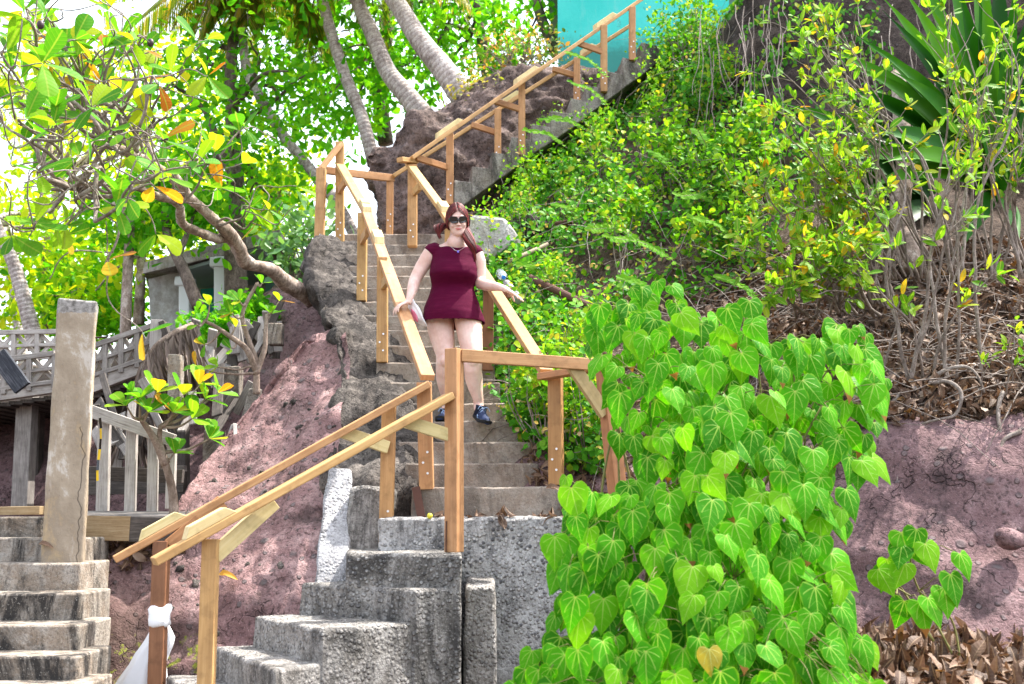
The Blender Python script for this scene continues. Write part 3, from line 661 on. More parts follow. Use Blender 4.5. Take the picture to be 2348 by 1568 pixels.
# upper flight
NE=[(1040,452),(1081,418),(1127,387),(1172,355),(1218,320),(1262,291),(1309,260),(1345,232),(1385,202),(1428,170),(1470,140),(1515,105)]
uf=thing('concrete_staircase','upper open-sided flight of concrete steps climbing right along the brown cliff','stairs',P(1045,470,11.9))
upn=[P(x,y,11.85+.1*i) for i,(x,y) in enumerate(NE)]
for i in range(len(upn)-1):
    a=upn[i]; b=upn[i+1]; r=b.z-a.z
    # tread i: top at z=b.z from a.x to b.x ; parallelogram section following the soffit
    back_=Vector((-.06,.62,0)); t0=a; run=Vector((b.x-a.x,b.y-a.y,0))
    th=.17
    c=[a+Vector((0,0,-th-.02)),a+run+Vector((0,0,r-th-.02)),None,None,a+Vector((0,0,r)),a+run+Vector((0,0,r)),None,None]
    c[2]=c[1]+back_; c[3]=c[0]+back_; c[6]=c[5]+back_; c[7]=c[4]+back_
    rough('step',c,CONC_DARK,uf,.05,.008,6,.01)
# top landing slab + fallen concrete
bp=[(1078,491),(1157,499),(1184,534),(1180,556),(1124,596),(1096,606),(1070,575)]
bf=[P(x,y,10.5+(.12 if y<520 else 0)) for x,y in bp]
mb=MB(); n=len(bf); bb=[p+Vector((.06,.55,.05)) for p in bf]
mb.add(bf+bb,[list(range(n))[::-1],[n+i for i in range(n)]]+[[i,(i+1)%n,n+(i+1)%n,n+i] for i in range(n)])
o=mb.build('concrete_boulder',m_concrete('broken_slab_concrete',(.36,.35,.33),(.10,.095,.09),(.56,.55,.53),.6,.5,brown=(.28,.26,.23)),None,bevel=.04); tag(o,'tilted grey slab of broken concrete just right of the woman','boulder')
# ================================================================== HANDRAILS
STEEL=m_plain('zinc_bolt',(.75,.75,.76),.35,.5,0,20,0,Metallic=.8)
RUST=m_plain('rusted_steel',(.13,.06,.045),.8,.3,.7,30,.4)
RW,RH,PW=.095,.045,.088
def rail(parent,pts,mat=TIMBER,w=RW,h=RH):
    pts=[P(*p) if not isinstance(p,Vector) else p for p in pts]
    for a,b in zip(pts,pts[1:]):
        MB().beam(a,b,w,h,cut_a=.0,cut_b=.0).build('rail',mat,parent,bevel=.006)
    return pts
def post(parent,a,b,mat=TIMBER,w=PW,h=None,bolts=True,ang=0,strap=False):
    a=P(*a) if not isinstance(a,Vector) else a; b=P(*b) if not isinstance(b,Vector) else b
    up=(math.sin(ang),math.cos(ang),0)
    o=MB().beam(b,a,w,h or w,up=up).build('post',mat,parent,bevel=.005)
    if bolts:
        fx=Vector((-math.sin(ang),-math.cos(ang),0)); sd=Vector((math.cos(ang),-math.sin(ang),0)); hh=(h or w)/2
        for k,(dx,dz) in enumerate(((.012,.10),(-.016,.17),(.014,.24))):
            c=b+(a-b).normalized()*dz+fx*hh+sd*dx
            MB().tube([c+fx*.0005,c+fx*.006],.008,8).build('bolt',STEEL,o)
    if strap:
        fx=Vector((-1,0,0)); c=b+Vector((-w/2-.004,-.0,.12))
        MB().beam(c-Vector((0,0,.12)),c+Vector((0,0,.06)),.007,.07,up=(0,1,0)).build('strap',RUST,o)
    return o
def bar(parent,name,a,b,w=.04,h=.085,mat=TIMBER,up=(0,0,1),ca=0,cb=0):
    a=P(*a) if not isinstance(a,Vector) else a; b=P(*b) if not isinstance(b,Vector) else b
    return MB().beam(a,b,w,h,up=up,cut_a=ca,cut_b=cb).build(name,mat,parent,bevel=.004)
def block(parent,pts,t0,t1,mat=PINE,h=.05,w=RW*.92):
    a,b=pts; d=b-a; up=d.cross(d.cross(Vector((0,0,1)))).normalized()
    if up.z<0: up=-up
    off=up*(RH/2+h/2+.001)
    MB().beam(a+d*t0+off,a+d*t1+off,w,h,cut_a=.9,cut_b=-.9).build('splice_block',mat,parent,bevel=.003)
def gusset(parent,pt,d,drop=.22,mat=TIMBER,w=.04,h=.085):
    """level block from the post back to the falling rail"""
    hd=Vector((d.x,d.y,0)); s=abs(d.z)/hd.length; hd.normalize(); L=drop/s
    q=pt-Vector((0,0,drop)); MB().beam(q,q+hd*(L-.02),w,h).build('gusset',mat,parent,bevel=.004)
# --- lower back
t=thing('handrail','lower handrail nearer the pink rock with the white cloth tied to its post','handrail',P(358,1600,6.45),'timber handrails of the stairs')
pb=rail(t,[(262,1283,6.42),(981,881,7.14)])
post(t,(371,1240,6.5),(357,1620,6.5),TIMBER3,.085,bolts=False); post(t,(892,928,7.16),(884,1257,7.22),TIMBER)
block(t,pb,.085,.20); bar(t,'brace',(388,1252,6.5),(510,1150,6.63),.04,.09,TIMBER2)
bar(t,'gusset',(786,990,6.97),(889,1026,7.12),.04,.08,PINE)
# --- lower front
t=thing('handrail','lower handrail nearer the camera with two tall posts and a pale block on top','handrail',P(470,1590,5.75),'timber handrails of the stairs')
pf_=rail(t,[(352,1288,5.55),(1033,907,6.40)])
post(t,(484,1236,5.74),(470,1640,5.74),TIMBER,.078,bolts=False); post(t,(1041,800,6.42),(1041,1266,6.42),TIMBER,.085,bolts=False,ang=.5,strap=True)
block(t,pf_,.105,.235); bar(t,'brace',(490,1275,5.76),(628,1150,5.95),.04,.085,PINE)
bar(t,'gusset',(930,966,6.32),(1036,1000,6.42),.04,.075,PINE)
# landing guard
t=thing('guard_rail','level timber guard rail across the landing in front of the legs','handrail',P(1420,1180,6.85))
bar(t,'rail',(1056,815,6.42),(1402,839,6.82),.04,.075,TIMBER); post(t,(1384,826,6.84),(1421,1185,6.86),TIMBER2,.09,bolts=False,ang=-.5)
bar(t,'brace',(1312,838,6.74),(1388,950,6.82),.04,.085,m_timber('aged_pine',(.40,.28,.12),(.48,.34,.155),(.54,.40,.2)))
# --- main left
t=thing('handrail','long left handrail of the main flight where her hand rests','handrail',P(972,1118,7.3),'timber handrails of the stairs')
mp=rail(t,[(980,866,7.15),(838,480,10.25)]); mp2=rail(t,[(838,480,10.25),(780,380,11.6)])
d=mp[0]-mp[1]; d2=mp2[0]-mp2[1]
post(t,(972,876,7.2),(978,1120,7.3),TIMBER,.095); post(t,(877,592,9.02),(876,832,8.98),TIMBER); post(t,(831,490,10.15),(829,691,10.1),TIMBER); post(t,(779,327,11.65),(779,562,11.65),TIMBER,.09,strap=False)
post(t,(737,387,11.45),(731,590,11.45),TIMBER,.10)
bar(t,'rail',(780,331,11.62),(735,388,11.44),.09,.045)
for pt,dd in ((P(877,598,9.02),d),(P(831,500,10.1),d),(P(780,392,11.6),d2)): gusset(t,pt,dd)
block(t,mp,.965,1.0-.001,h=.04); block(t,[mp2[0],mp2[1]],.0,.09,h=.045); block(t,mp,.715,.78,h=.05)
b_=P(1018,1270,6.42)
# --- main right
t=thing('handrail','right handrail of the main flight running down behind the woman','handrail',P(1275,1108,7.36),'timber handrails of the stairs')
rp=rail(t,[(1252,853,7.35),(1010,474,10.4)],TIMBER2); rp2=rail(t,[(1010,474,10.4),(938,376,11.5)])
d=rp[0]-rp[1]
post(t,(1273,860,7.36),(1275,1112,7.36),TIMBER2,.092,ang=.25); post(t,(946,380,11.45),(945,566,11.4),TIMBER,.1); post(t,(1030,486,10.3),(1030,640,10.3))
gusset(t,P(946,400,11.45),rp2[0]-rp2[1]); gusset(t,P(1150,640,9.0),d,drop=.16,mat=TIMBER3)
post(t,(1120,640,8.85),(1118,850,8.85),TIMBER3,bolts=False)
bar(t,'cap',(1240,864,7.32),(1368,843,7.0),.09,.045,TIMBER2); bar(t,'cap',(916,366,11.3),(952,371,11.5),.09,.05)
block(t,rp,.94,1.0,h=.045)
# --- upper near
t=thing('handrail','upper handrail nearer the camera climbing to the turquoise wall','handrail',P(1031,470,11.9),'timber handrails of the stairs')
up=rail(t,[(942,364,11.4),(1480,-8,13.0)])
d=up[0]-up[1]
for x,y0,y1,Y in ((1031,306,470,11.86),(1196,190,357,12.2),(1384,60,212,12.62),(1449,18,140,12.8)):
    post(t,(x,y0,Y),(x,y1,Y),TIMBER,.08)
for a,b in (((953,361,11.43),(1026,384,11.84)),((1132,231,12.0),(1190,250,12.18)),((1325,99,12.5),(1380,119,12.6))): bar(t,'gusset',a,b,.04,.07,TIMBER2)
for a,b in ((.105,.19),(.415,.50),(.765,.85)): block(t,up,a,b,h=.05)
# --- upper far
t=thing('handrail','upper handrail nearer the brown cliff, partly behind the other one','handrail',P(893,540,12.3),'timber handrails of the stairs')
uq=rail(t,[(900,405,12.15),(1440,62,13.4)])
bar(t,'rail',(748,391,11.75),(903,409,12.2),.045,.085); 
post(t,(894,410,12.2),(893,540,12.25),TIMBER,.075)
for x,y0,y1,Y in ((1141,251,383,12.62),(1322,134,245,13.02)): post(t,(x,y0,Y),(x,y1,Y),TIMBER,.08)
for a,b in (((1081,286,12.48),(1137,304,12.62)),((1267,158,12.9),(1318,173,13.02))): bar(t,'gusset',a,b,.04,.07,TIMBER2)
block(t,uq,.44,.51,h=.05); block(t,uq,.79,.84,h=.05)
# rusty plates on the landing
pl=P(955,1150,6.98)
o=MB().beam(P(953,1116,7.255),P(957,1186,6.935)+Vector((0,.3,0)),.055,.008,up=(0,1,0)).build('rusty_plate',RUST,None); tag(o,'rust red steel plate fixed on the lowest riser of the main flight','plate')
# white cloth / bag tied to the near back post
CLOTH=m_plain('white_plastic_cloth',(.86,.87,.9),.45,.4,.08,9,.9)
t=thing('cloth_bag','white cloth bag knotted round the lower back post and hanging down','bag',P(340,1600,6.4))
k0=P(364,1410,6.5); mb=MB()
def ringc(c,rx,ry,n=28,ph=0,am=.08,fr=5):
    return [c+Vector((rx*math.cos(2*math.pi*i/n)*(1+am*math.sin(fr*2*math.pi*i/n+ph)),ry*math.sin(2*math.pi*i/n)*(1+am*math.sin(fr*2*math.pi*i/n+ph)),.004*math.sin(7*i+ph))) for i in range(n)]
wr=[ringc(P(365,y,6.5)+Vector((0,0,0)),rx,rx*1.0,28,y*.1,.05,7) for y,rx in ((1436,.045),(1432,.062),(1420,.066),(1408,.063),(1396,.067),(1390,.058),(1389,.045))]
MB().loft([[q+noise.noise_vector(q*22)*.014 for q in r_] for r_ in wr]).build('knot',CLOTH,t,smooth=True)
bag=[(352,384,1430),(344,392,1446),(335,399,1462),(325,396,1478),(312,388,1496),(300,378,1520),(280,380,1548),(262,386,1575),(240,388,1610),(225,390,1650)]
MB().loft([ringc(P((a+b)/2,y,6.60),(P(b,y,6.60).x-P(a,y,6.60).x)/2,.045+.006*i,40,i*.35,.05+.012*i*.5,9) for i,(a,b,y) in enumerate(bag)]).build('drape',CLOTH,t,smooth=True)
# ================================================================== WOMAN
def remesh(mb,name,mat,parent,vox=.006,smooth=6,noise_amp=0,noise_sc=10,fn=None):
    me=mb.mesh(name+'_raw'); o=bpy.data.objects.new(name+'_raw',me); C.objects.link(o)
    import bmesh
    bm=bmesh.new(); bm.from_mesh(me); bmesh.ops.recalc_face_normals(bm,faces=bm.faces); bm.to_mesh(me); bm.free()
    m=o.modifiers.new('r','REMESH'); m.mode='VOXEL'; m.voxel_size=vox; m.use_smooth_shade=True
    s=o.modifiers.new('s','SMOOTH'); s.factor=.5; s.iterations=smooth
    dg=bpy.context.evaluated_depsgraph_get(); dg.update()
    me2=bpy.data.meshes.new_from_object(o.evaluated_get(dg)); bpy.data.objects.remove(o); me2.name=name
    if fn:
        for v in me2.vertices: v.co=fn(v.co.copy(),v.normal.copy())
    me2.materials.clear(); me2.shade_smooth()
    return link(name,me2,mat,parent)
def ell(c,rx,ry,n=28,pw=2.0,front=0.0,tilt=0):
    out=[]
    for i in range(n):
        a=2*math.pi*i/n; ca,sa=math.cos(a),math.sin(a)
        x=rx*math.copysign(abs(ca)**(2/pw),ca); y=ry*math.copysign(abs(sa)**(2/pw),sa)
        out.append(Vector(c)+Vector((x,y,-tilt*y)))
    return out
PXM=8.2/F  # metres per pixel at her depth
def torso_rings(defs):
    out=[]
    for cx,hw,y,dep,dy in defs:
        c=P(cx,y,8.22+dy); out.append(ell(c,hw*PXM,dep,32,2.25))
    return out
def m_skin():
    t=NT('skin'); p=t.obj(); n=t.noise(p,9,4,.6); n2=t.noise(p,55,3,.6)
    col=t.ramp(n,[(.35,(.66,.42,.35)),(.55,(.76,.53,.46)),(.7,(.80,.59,.52))]); col=t.mix(t.ramp(n2,[(.5,0.0),(.75,.25)]),col,(.60,.32,.27))
    return t.done(t.bsdf(col,.5,t.bump(n2,.08,.002),.35,Subsurface_Weight=.12,Subsurface_Scale=.012))
SKIN=m_skin()
wo=thing('person','woman in a burgundy sleeveless dress and dark sunglasses walking down the steps','person',P(1045,964,8.3))
mb=MB()
mb.loft(torso_rings([(1047,17,540,.055,-.03),(1046,18,552,.058,-.01),(1044,30,560,.07,0),(1042,46,567,.085,.01),(1041,50,585,.105,.01),(1041,48,610,.12,0),(1041,48,640,.125,-.01),(1038,46,660,.115,0),(1037,50,685,.13,0),(1038,56,700,.13,0),(1038,54,712,.12,0),(1038,40,718,.09,0)]))
# legs
def limb(pts,n=20):
    """pts: (px,py,Y,rx,ry)"""
    q=[P(*p[:3]) for p in pts]; rings=[]
    for i,(c,p) in enumerate(zip(q,pts)):
        d=(q[min(i+1,len(q)-1)]-q[max(i-1,0)]).normalized(); a=Vector((1,0,0)); a=(a-d*a.dot(d))
        if a.length<.2: a=Vector((0,0,1))-d*d.z
        a.normalize(); b=d.cross(a); rx,ry=p[3],p[4]
        rings.append([c+a*(rx*math.cos(2*math.pi*k/n))+b*(ry*math.sin(2*math.pi*k/n)) for k in range(n)])
    mb.loft(rings)
limb([(1010,700,8.25,.10,.115),(1008,735,8.23,.108,.115),(1012,765,8.2,.098,.105),(1018,795,8.17,.083,.092),(1021,815,8.15,.072,.080),(1020,832,8.14,.068,.074),(1018,850,8.18,.064,.072),(1018,868,8.23,.062,.074),(1020,890,8.29,.050,.058),(1022,910,8.33,.038,.044),(1023,928,8.36,.036,.042),(1022,945,8.36,.036,.045)])
limb([(1066,700,8.2,.10,.115),(1073,738,8.17,.104,.115),(1077,768,8.13,.096,.105),(1081,795,8.09,.085,.092),(1083,812,8.06,.076,.080),(1084,830,8.04,.070,.074),(1084,848,8.05,.066,.070),(1086,866,8.08,.068,.074),(1090,890,8.10,.055,.060),(1095,910,8.11,.042,.046),(1097,926,8.12,.038,.042),(1098,942,8.10,.038,.045)])
mb.ball(P(1021,826,8.08),.042,.03,.05); mb.ball(P(1084,826,7.985),.044,.03,.05)
# arms
limb([(1000,572,8.22,.05,.055),(988,580,8.22,.062,.062),(978,596,8.22,.060,.060),(966,614,8.22,.054,.054),(956,632,8.21,.049,.049),(950,645,8.19,.047,.047),(946,660,8.14,.043,.043),(942,676,8.09,.034,.033),(938,688,8.06,.026,.027),(934,695,8.05,.028,.022)])
limb([(1078,574,8.22,.05,.055),(1091,582,8.22,.060,.060),(1097,600,8.23,.057,.057),(1099,620,8.24,.052,.052),(1099,640,8.24,.048,.048),(1102,650,8.21,.047,.047),(1114,654,8.16,.043,.044),(1128,656,8.10,.038,.039),(1142,658,8.04,.030,.031),(1155,661,7.99,.025,.024),(1163,665,7.96,.028,.020)])
# hands: palm + fingers
def hand(wrist,dirv,nrm,thumb_side,sc,fingers,thumb):
    """palm box-ish loft and five finger chains; fingers: list of (bend angles)"""
    d=dirv.normalized(); n=(nrm-d*nrm.dot(d)).normalized(); s=d.cross(n)*thumb_side
    rings=[]
    for t_,w,h in ((-.02,.026,.020),(.02,.034,.017),(.055,.041,.015),(.085,.040,.012),(.095,.034,.009)):
        c=wrist+d*t_*sc; rings.append([c+s*(w*sc*math.cos(2*math.pi*k/14))+n*(h*sc*math.sin(2*math.pi*k/14)) for k in range(14)])
    mb.loft(rings)
    for i,(L,bend,spread) in enumerate(fingers):
        base=wrist+d*(.088-.006*abs(i-1))*sc+s*(.030-.0205*i)*sc
        dd=(d+s*spread).normalized(); p=base.copy(); pts=[p-dd*.02*sc,p]; rad=[.0095,.0095]; ax=dd.cross(n)
        for j,f in enumerate((.45,.32,.23)):
            dd=(dd*math.cos(bend)-n*math.sin(bend)).normalized(); n_=n
            p=p+dd*L*f*sc; pts.append(p); rad.append(.0088-.0012*j)
        mb.tube(pts,[r*sc for r in rad],10); mb.ball(pts[-1],rad[-1]*sc)
    p=wrist+d*.025*sc+s*.028*sc; dd=(d*.55+s*.8-n*thumb).normalized(); pts=[p-dd*.015,p]; 
    for f in (.035,.03,.024): 
        dd=(dd+d*.22-n*thumb*.3).normalized(); p=p+dd*f*sc; pts.append(p)
    mb.tube(pts,[.013*sc,.013*sc,.011*sc,.0095*sc,.0075*sc],10); mb.ball(pts[-1],.0075*sc)
# her right hand (image left) on the rail, fingers over its outer side
tt=(866-697)/(866-480); 
wl_=P(934,692,8.055)
hand(wl_,Vector((-.62,-.25,-.35)),Vector((-.35,-.25,.9)),1,.95,[(.075,.42,.10),(.082,.46,.03),(.076,.5,-.04),(.060,.5,-.12)],.35)
hand(P(1161,664,7.97),Vector((.80,-.20,-.50)),Vector((.45,-.15,.88)),-1,.95,[(.075,.10,.10),(.082,.12,.02),(.076,.14,-.05),(.060,.18,-.13)],.55)
# head
HC=P(1048,503,8.14)
def headfn(c):
    return c
hd=[]
# profile rings from chin (z=-.125) to crown; (z, rx, ry, yoffset)
for z,rx,ry,dy in ((-.128,.020,.018,-.058),(-.120,.036,.036,-.050),(-.105,.048,.058,-.034),(-.085,.057,.075,-.016),(-.06,.066,.084,-.004),(-.03,.072,.090,.002),(0,.075,.093,.006),(.03,.076,.095,.010),(.06,.072,.090,.014),(.085,.060,.076,.018),(.103,.040,.052,.020),(.112,.015,.02,.020)):
    hd.append(ell(HC+Vector((0,dy,z)),rx,ry,28,2.2))
TILT=Matrix.Rotation(R(14),3,'X')@Matrix.Rotation(R(-4),3,'Y'); TURN=Matrix.Rotation(R(8),3,'Z')
def hx(v): return HC+(TURN@TILT@(Vector(v)))
mb.loft([[hx(q-HC) for q in r] for r in hd])
def hb(c,rx,ry,rz): mb.ball(hx(c),rx,ry,rz,TURN@TILT,14,9)
hb((0,-.097,-.026),.011,.016,.020); hb((0,-.104,-.042),.012,.013,.010); hb((-.010,-.098,-.045),.008,.010,.008); hb((.010,-.098,-.045),.008,.010,.008)
hb((0,-.088,-.005),.010,.012,.022); hb((-.033,-.068,-.045),.024,.024,.022); hb((.033,-.068,-.045),.024,.024,.022)
hb((0,-.082,-.072),.026,.016,.014); hb((0,-.074,-.108),.022,.018,.016); hb((-.02,-.085,.022),.028,.012,.008); hb((.02,-.085,.022),.028,.012,.008)
hb((-.078,.005,-.02),.008,.018,.030); hb((.078,.005,-.02),.008,.018,.030)
mb.tube([HC+Vector((0,.03,-.07)),P(1047,535,8.19),P(1046,553,8.22),P(1045,562,8.23)],[.052,.053,.058,.068],20)
mb.ball(P(1045,556,8.165),.072,.062,.064)
remesh(mb,'body',SKIN,wo,.0055,5)
LIP=m_plain('lips',(.52,.16,.15),.4,.4)
lp=MB()
for dz,rr in ((.0035,.0040),(-.0035,.0052)):
    pts=[hx((x,-.0955-.0+abs(x)*abs(x)*9,-.0735+dz*(1-abs(x)/.026)+abs(x)**1.5*.9)) for x in np.linspace(-.024,.024,9)]
    lp.tube(pts,[.0012+rr*(1-(abs(x)/.0245)**2) for x in np.linspace(-.024,.024,9)],8)
lp.build('lips',LIP,wo,smooth=True)
# dress
def m_dress():
    t=NT('burgundy_knit'); p=t.obj(); n=t.noise(t.mapping(p,(1,1,3)),26,4,.7); w=t.n('ShaderNodeTexWave',Vector=p,Scale=120,Distortion=2,Detail=1,_bands_direction='Z').outputs[1]
    n2=t.noise(t.mapping(p,(.7,1,6)),10,4,.7)
    col=t.mix(n,(.092,.0015,.026),(.055,.001,.016)); col=t.mix(t.ramp(n2,[(.52,0.0),(.7,.25)]),col,(.17,.015,.05))
    x=t.bsdf(col,.85,t.bump(t.math('ADD',t.math('MULTIPLY',w,.4),n),.35,.004),.1)
    return t.done(x)
DRESS=m_dress()
mb=MB()
DR=[(1044,26,566,.062,.012),(1043,42,569,.085,.010),(1042,50,574,.100,.008),(1041,54,582,.112,.005),(1040,53,600,.130,-.01),(1040,55,618,.158,-.03),(1040,56,632,.165,-.035),(1040,53,645,.150,-.022),(1038,50,657,.130,-.005),(1037,51,666,.128,0),(1037,57,682,.148,-.012),(1037,63,697,.165,-.02),(1037,67,712,.18,-.03),(1038,70,724,.188,-.035),(1039,72.5,735,.192,-.035),(1039,73.5,744,.194,-.035)]
rings=torso_rings(DR)
# hem undulation and a recess so that the hem reads as an open edge
for k in (-1,-2,-3):
    for i,q in enumerate(rings[k]):
        a=2*math.pi*i/32; f=(4+k)/3
        rings[k][i]=q+Vector((math.cos(a),math.sin(a),0))*(.008*f*math.sin(5*a+1))+Vector((0,0,.010*f*math.sin(a)*-1+.006*f*math.cos(2*a)))
hem=rings[-1]; c0=sum(hem,Vector())/32
rings.append([c0+(q-c0)*.965+Vector((0,0,.004)) for q in hem]); rings.append([c0+(q-c0)*.93+Vector((0,0,.035)) for q in hem]); rings.append([c0+(q-c0)*.5+Vector((0,0,.04)) for q in hem])
mb.loft(rings)
# bust forms and cap sleeves
mb.ball(P(1017,624,8.115),.080,.070,.080); mb.ball(P(1062,624,8.115),.080,.070,.080)
def capslv(pts):
    q=[P(*p[:3]) for p in pts]; rr=[]
    for i,(c,p) in enumerate(zip(q,pts)):
        d=(q[min(i+1,len(q)-1)]-q[max(i-1,0)]).normalized(); a=Vector((0,1,0)); b=d.cross(a).normalized()
        rr.append([c+a*(p[4]*math.cos(2*math.pi*k/20))+b*(p[3]*math.sin(2*math.pi*k/20)) for k in range(20)])
    mb.loft(rr)
capslv([(1006,576,8.22,.055,.07),(1000,575,8.22,.068,.078),(991,578,8.22,.069,.073),(986,583,8.22,.067,.070)])
capslv([(1076,576,8.22,.055,.07),(1081,577,8.22,.066,.075),(1088,579,8.22,.066,.070),(1093,586,8.22,.064,.067)])
def dressfn(co,n):
    z=co.z; h=noise.noise(Vector((co.x*7,co.y*7,co.z*26)))*.0035+noise.noise(Vector((co.x*14,co.y*9,co.z*8)))*.0025
    return co+n*h
remesh(mb,'dress',DRESS,wo,.006,22,fn=dressfn)
# hair
def m_hair():
    t=NT('red_brown_hair'); uv=t.uv(); isl=t.n('ShaderNodeNewGeometry').outputs['Random Per Island']
    col=t.ramp(isl,[(.0,(.030,.008,.008)),(.4,(.075,.014,.012)),(.75,(.15,.018,.018)),(1,(.26,.03,.03))])
    return t.done(t.bsdf(col,.55,None,.35))
HAIR=m_hair()
hr=MB()
def hsurf(th,ph,off):
    """th: 0 front .. pi back along the side, ph from crown down"""
    return (0,0,0)
def skull(a,el_,off):
    rx,ry,rz=.080+off,.098+off,.118+off
    return Vector((rx*math.cos(el_)*math.sin(a),.014-ry*math.cos(el_)*math.cos(a),rz*math.sin(el_)-.004))
cap=MB(); rr=[]
# cap: from hairline to crown and down the back
nA=40
for j in range(13):
    f=j/12; ring=[]
    for i in range(nA):
        a=2*math.pi*i/nA; fr=max(0,math.cos(a))
        lo=R(34)*fr**1.2+R(-38)*(1-fr**.7)
        el_=lo+(R(89)-lo)*f
        part=.004*math.exp(-((math.sin(a)*math.cos(el_))/.08)**2)*(1 if math.cos(a)>-.2 else 0)
        ring.append(hx(skull(a,el_,.008-part+.0015*math.sin(a*31))))
    rr.append(ring)
cap.loft(rr,cap=False); o=cap.build('hair_cap',m_plain('hair_base',(.055,.016,.014),.45,.4,.5,60),wo,smooth=True)
sol=o.modifiers.new('s','SOLIDIFY'); sol.thickness=.012; sol.offset=-1
for i in range(230):   # strands combed from the parting to the sides
    sgn=1 if i%2 else -1; y0=random.uniform(-.075,.075); pts=[]
    el0=R(88)
    a0=math.atan2(sgn*.01,-y0) 
    af=sgn*random.uniform(R(34),R(150))
    for k in range(9):
        f=k/8; # start on top line
        sx=sgn*(.004+.0*f); st=Vector((sx,y0,.118*math.sqrt(max(0,1-((y0-.014)/.1)**2))+.006))
        en=skull(sgn*random.uniform(R(74),R(110)) if k==99 else af*.35+sgn*R(62),R(-30),.012)
        q=st.lerp(en,f); u=Vector((q.x/.082,(q.y-.014)/.1,(q.z+.004)/.12)); l=max(u.length,.01); s_=(1.10+.02*random.random())/l
        q=Vector((u.x*s_*.082,u.y*s_*.1+.014,u.z*s_*.12-.004)); pts.append(hx(q))
    fr_=pts[4]
    hr.tube(pts,taper(9,.0022,.0016),5)
def tail(path,n,spread,wv):
    base=curve([P(*p) for p in path],6)
    m=len(base)
    for i in range(n):
        ph=random.uniform(0,6.28); r=math.sqrt(random.random()); L=random.uniform(.75,1.0); mm=max(6,int(m*L)); pts=[]
        for k in range(mm):
            f=k/(m-1); e_=spread*(math.sin(math.pi*min(1,f*1.15+.12))*.8+.25)
            pts.append(base[k]+Vector((math.cos(ph+f*wv)*r*e_,math.sin(ph+f*wv)*r*e_*.8,math.sin(ph*2+f*5)*.006)))
        hr.tube(pts,taper(mm,.0026,.0010),5)
tail([(1032,516,8.17),(1020,516,8.19),(1009,523,8.17),(1005,536,8.15),(1009,549,8.13)],190,.060,1.5)
tail([(1067,520,8.17),(1071,536,8.12),(1076,552,8.07),(1084,568,8.05),(1088,584,8.06),(1089,602,8.08)],190,.042,2.5)
hr.build('hair',HAIR,wo,smooth=True)
# sunglasses
BLK=m_plain('black_plastic',(.012,.012,.013),.18,.6); LENS=m_plain('dark_lens',(.012,.010,.012),.08,.8)

gl=MB()
def lens_out(cx,w,h,off):
    pts=[]
    for i in range(24):
        a=2*math.pi*i/24; x=w*math.copysign(abs(math.cos(a))**.62,math.cos(a)); z=h*math.copysign(abs(math.sin(a))**.68,math.sin(a))
        X=cx+x; Z=z+.007*(abs(X)/.07) ; pts.append(hx((X,-.112+off+X*X*5.5,-.008+Z)))
    return pts
fr=MB()
for sx in (-1,1):
    outl=lens_out(sx*.034,.033,.026,0); inl=lens_out(sx*.034,.0275,.0205,0); outb=lens_out(sx*.034,.033,.026,.006); inb=lens_out(sx*.034,.0275,.0205,.006); n=24
    vs=outl+inl+outb+inb; fs=[]
    for i in range(n):
        j=(i+1)%n; fs+= [[i,j,n+j,n+i],[2*n+i,3*n+i,3*n+j,2*n+j],[i,2*n+i,2*n+j,j],[n+i,n+j,3*n+j,3*n+i]]
    fr.add(vs,fs)
    ln=lens_out(sx*.034,.0285,.0215,.003); lb=lens_out(sx*.034,.0285,.0215,.0045); gl.add(ln+lb,[list(range(n)),[n+i for i in range(n)][::-1]]+[[i,(i+1)%n,n+(i+1)%n,n+i] for i in range(n)])
    fr.beam(hx((sx*.066,-.086,.004)),hx((sx*.082,.0,-.002)),.004,.010)
fr.beam(hx((-.008,-.112,-.002)),hx((.008,-.112,-.002)),.005,.008)
so=fr.build('sunglasses',BLK,wo,bevel=.001); gl.build('lens',LENS,so)
# necklace
nk=MB(); pts=[P(1028,553,8.16),P(1033,564,8.135),P(1041,572,8.115),P(1048,575,8.108),P(1057,572,8.115),P(1066,565,8.135),P(1070,556,8.16)]
nk.tube(curve(pts,5),.0015,6); no=nk.build('necklace',m_plain('silver',(.7,.68,.66),.3,.5,0,20,0,Metallic=.9),wo)
MB().ball(P(1050,577,8.098),.009,.005,.010).build('pendant',m_plain('blue_glass',(.22,.16,.75),.15,.6),no,smooth=True)
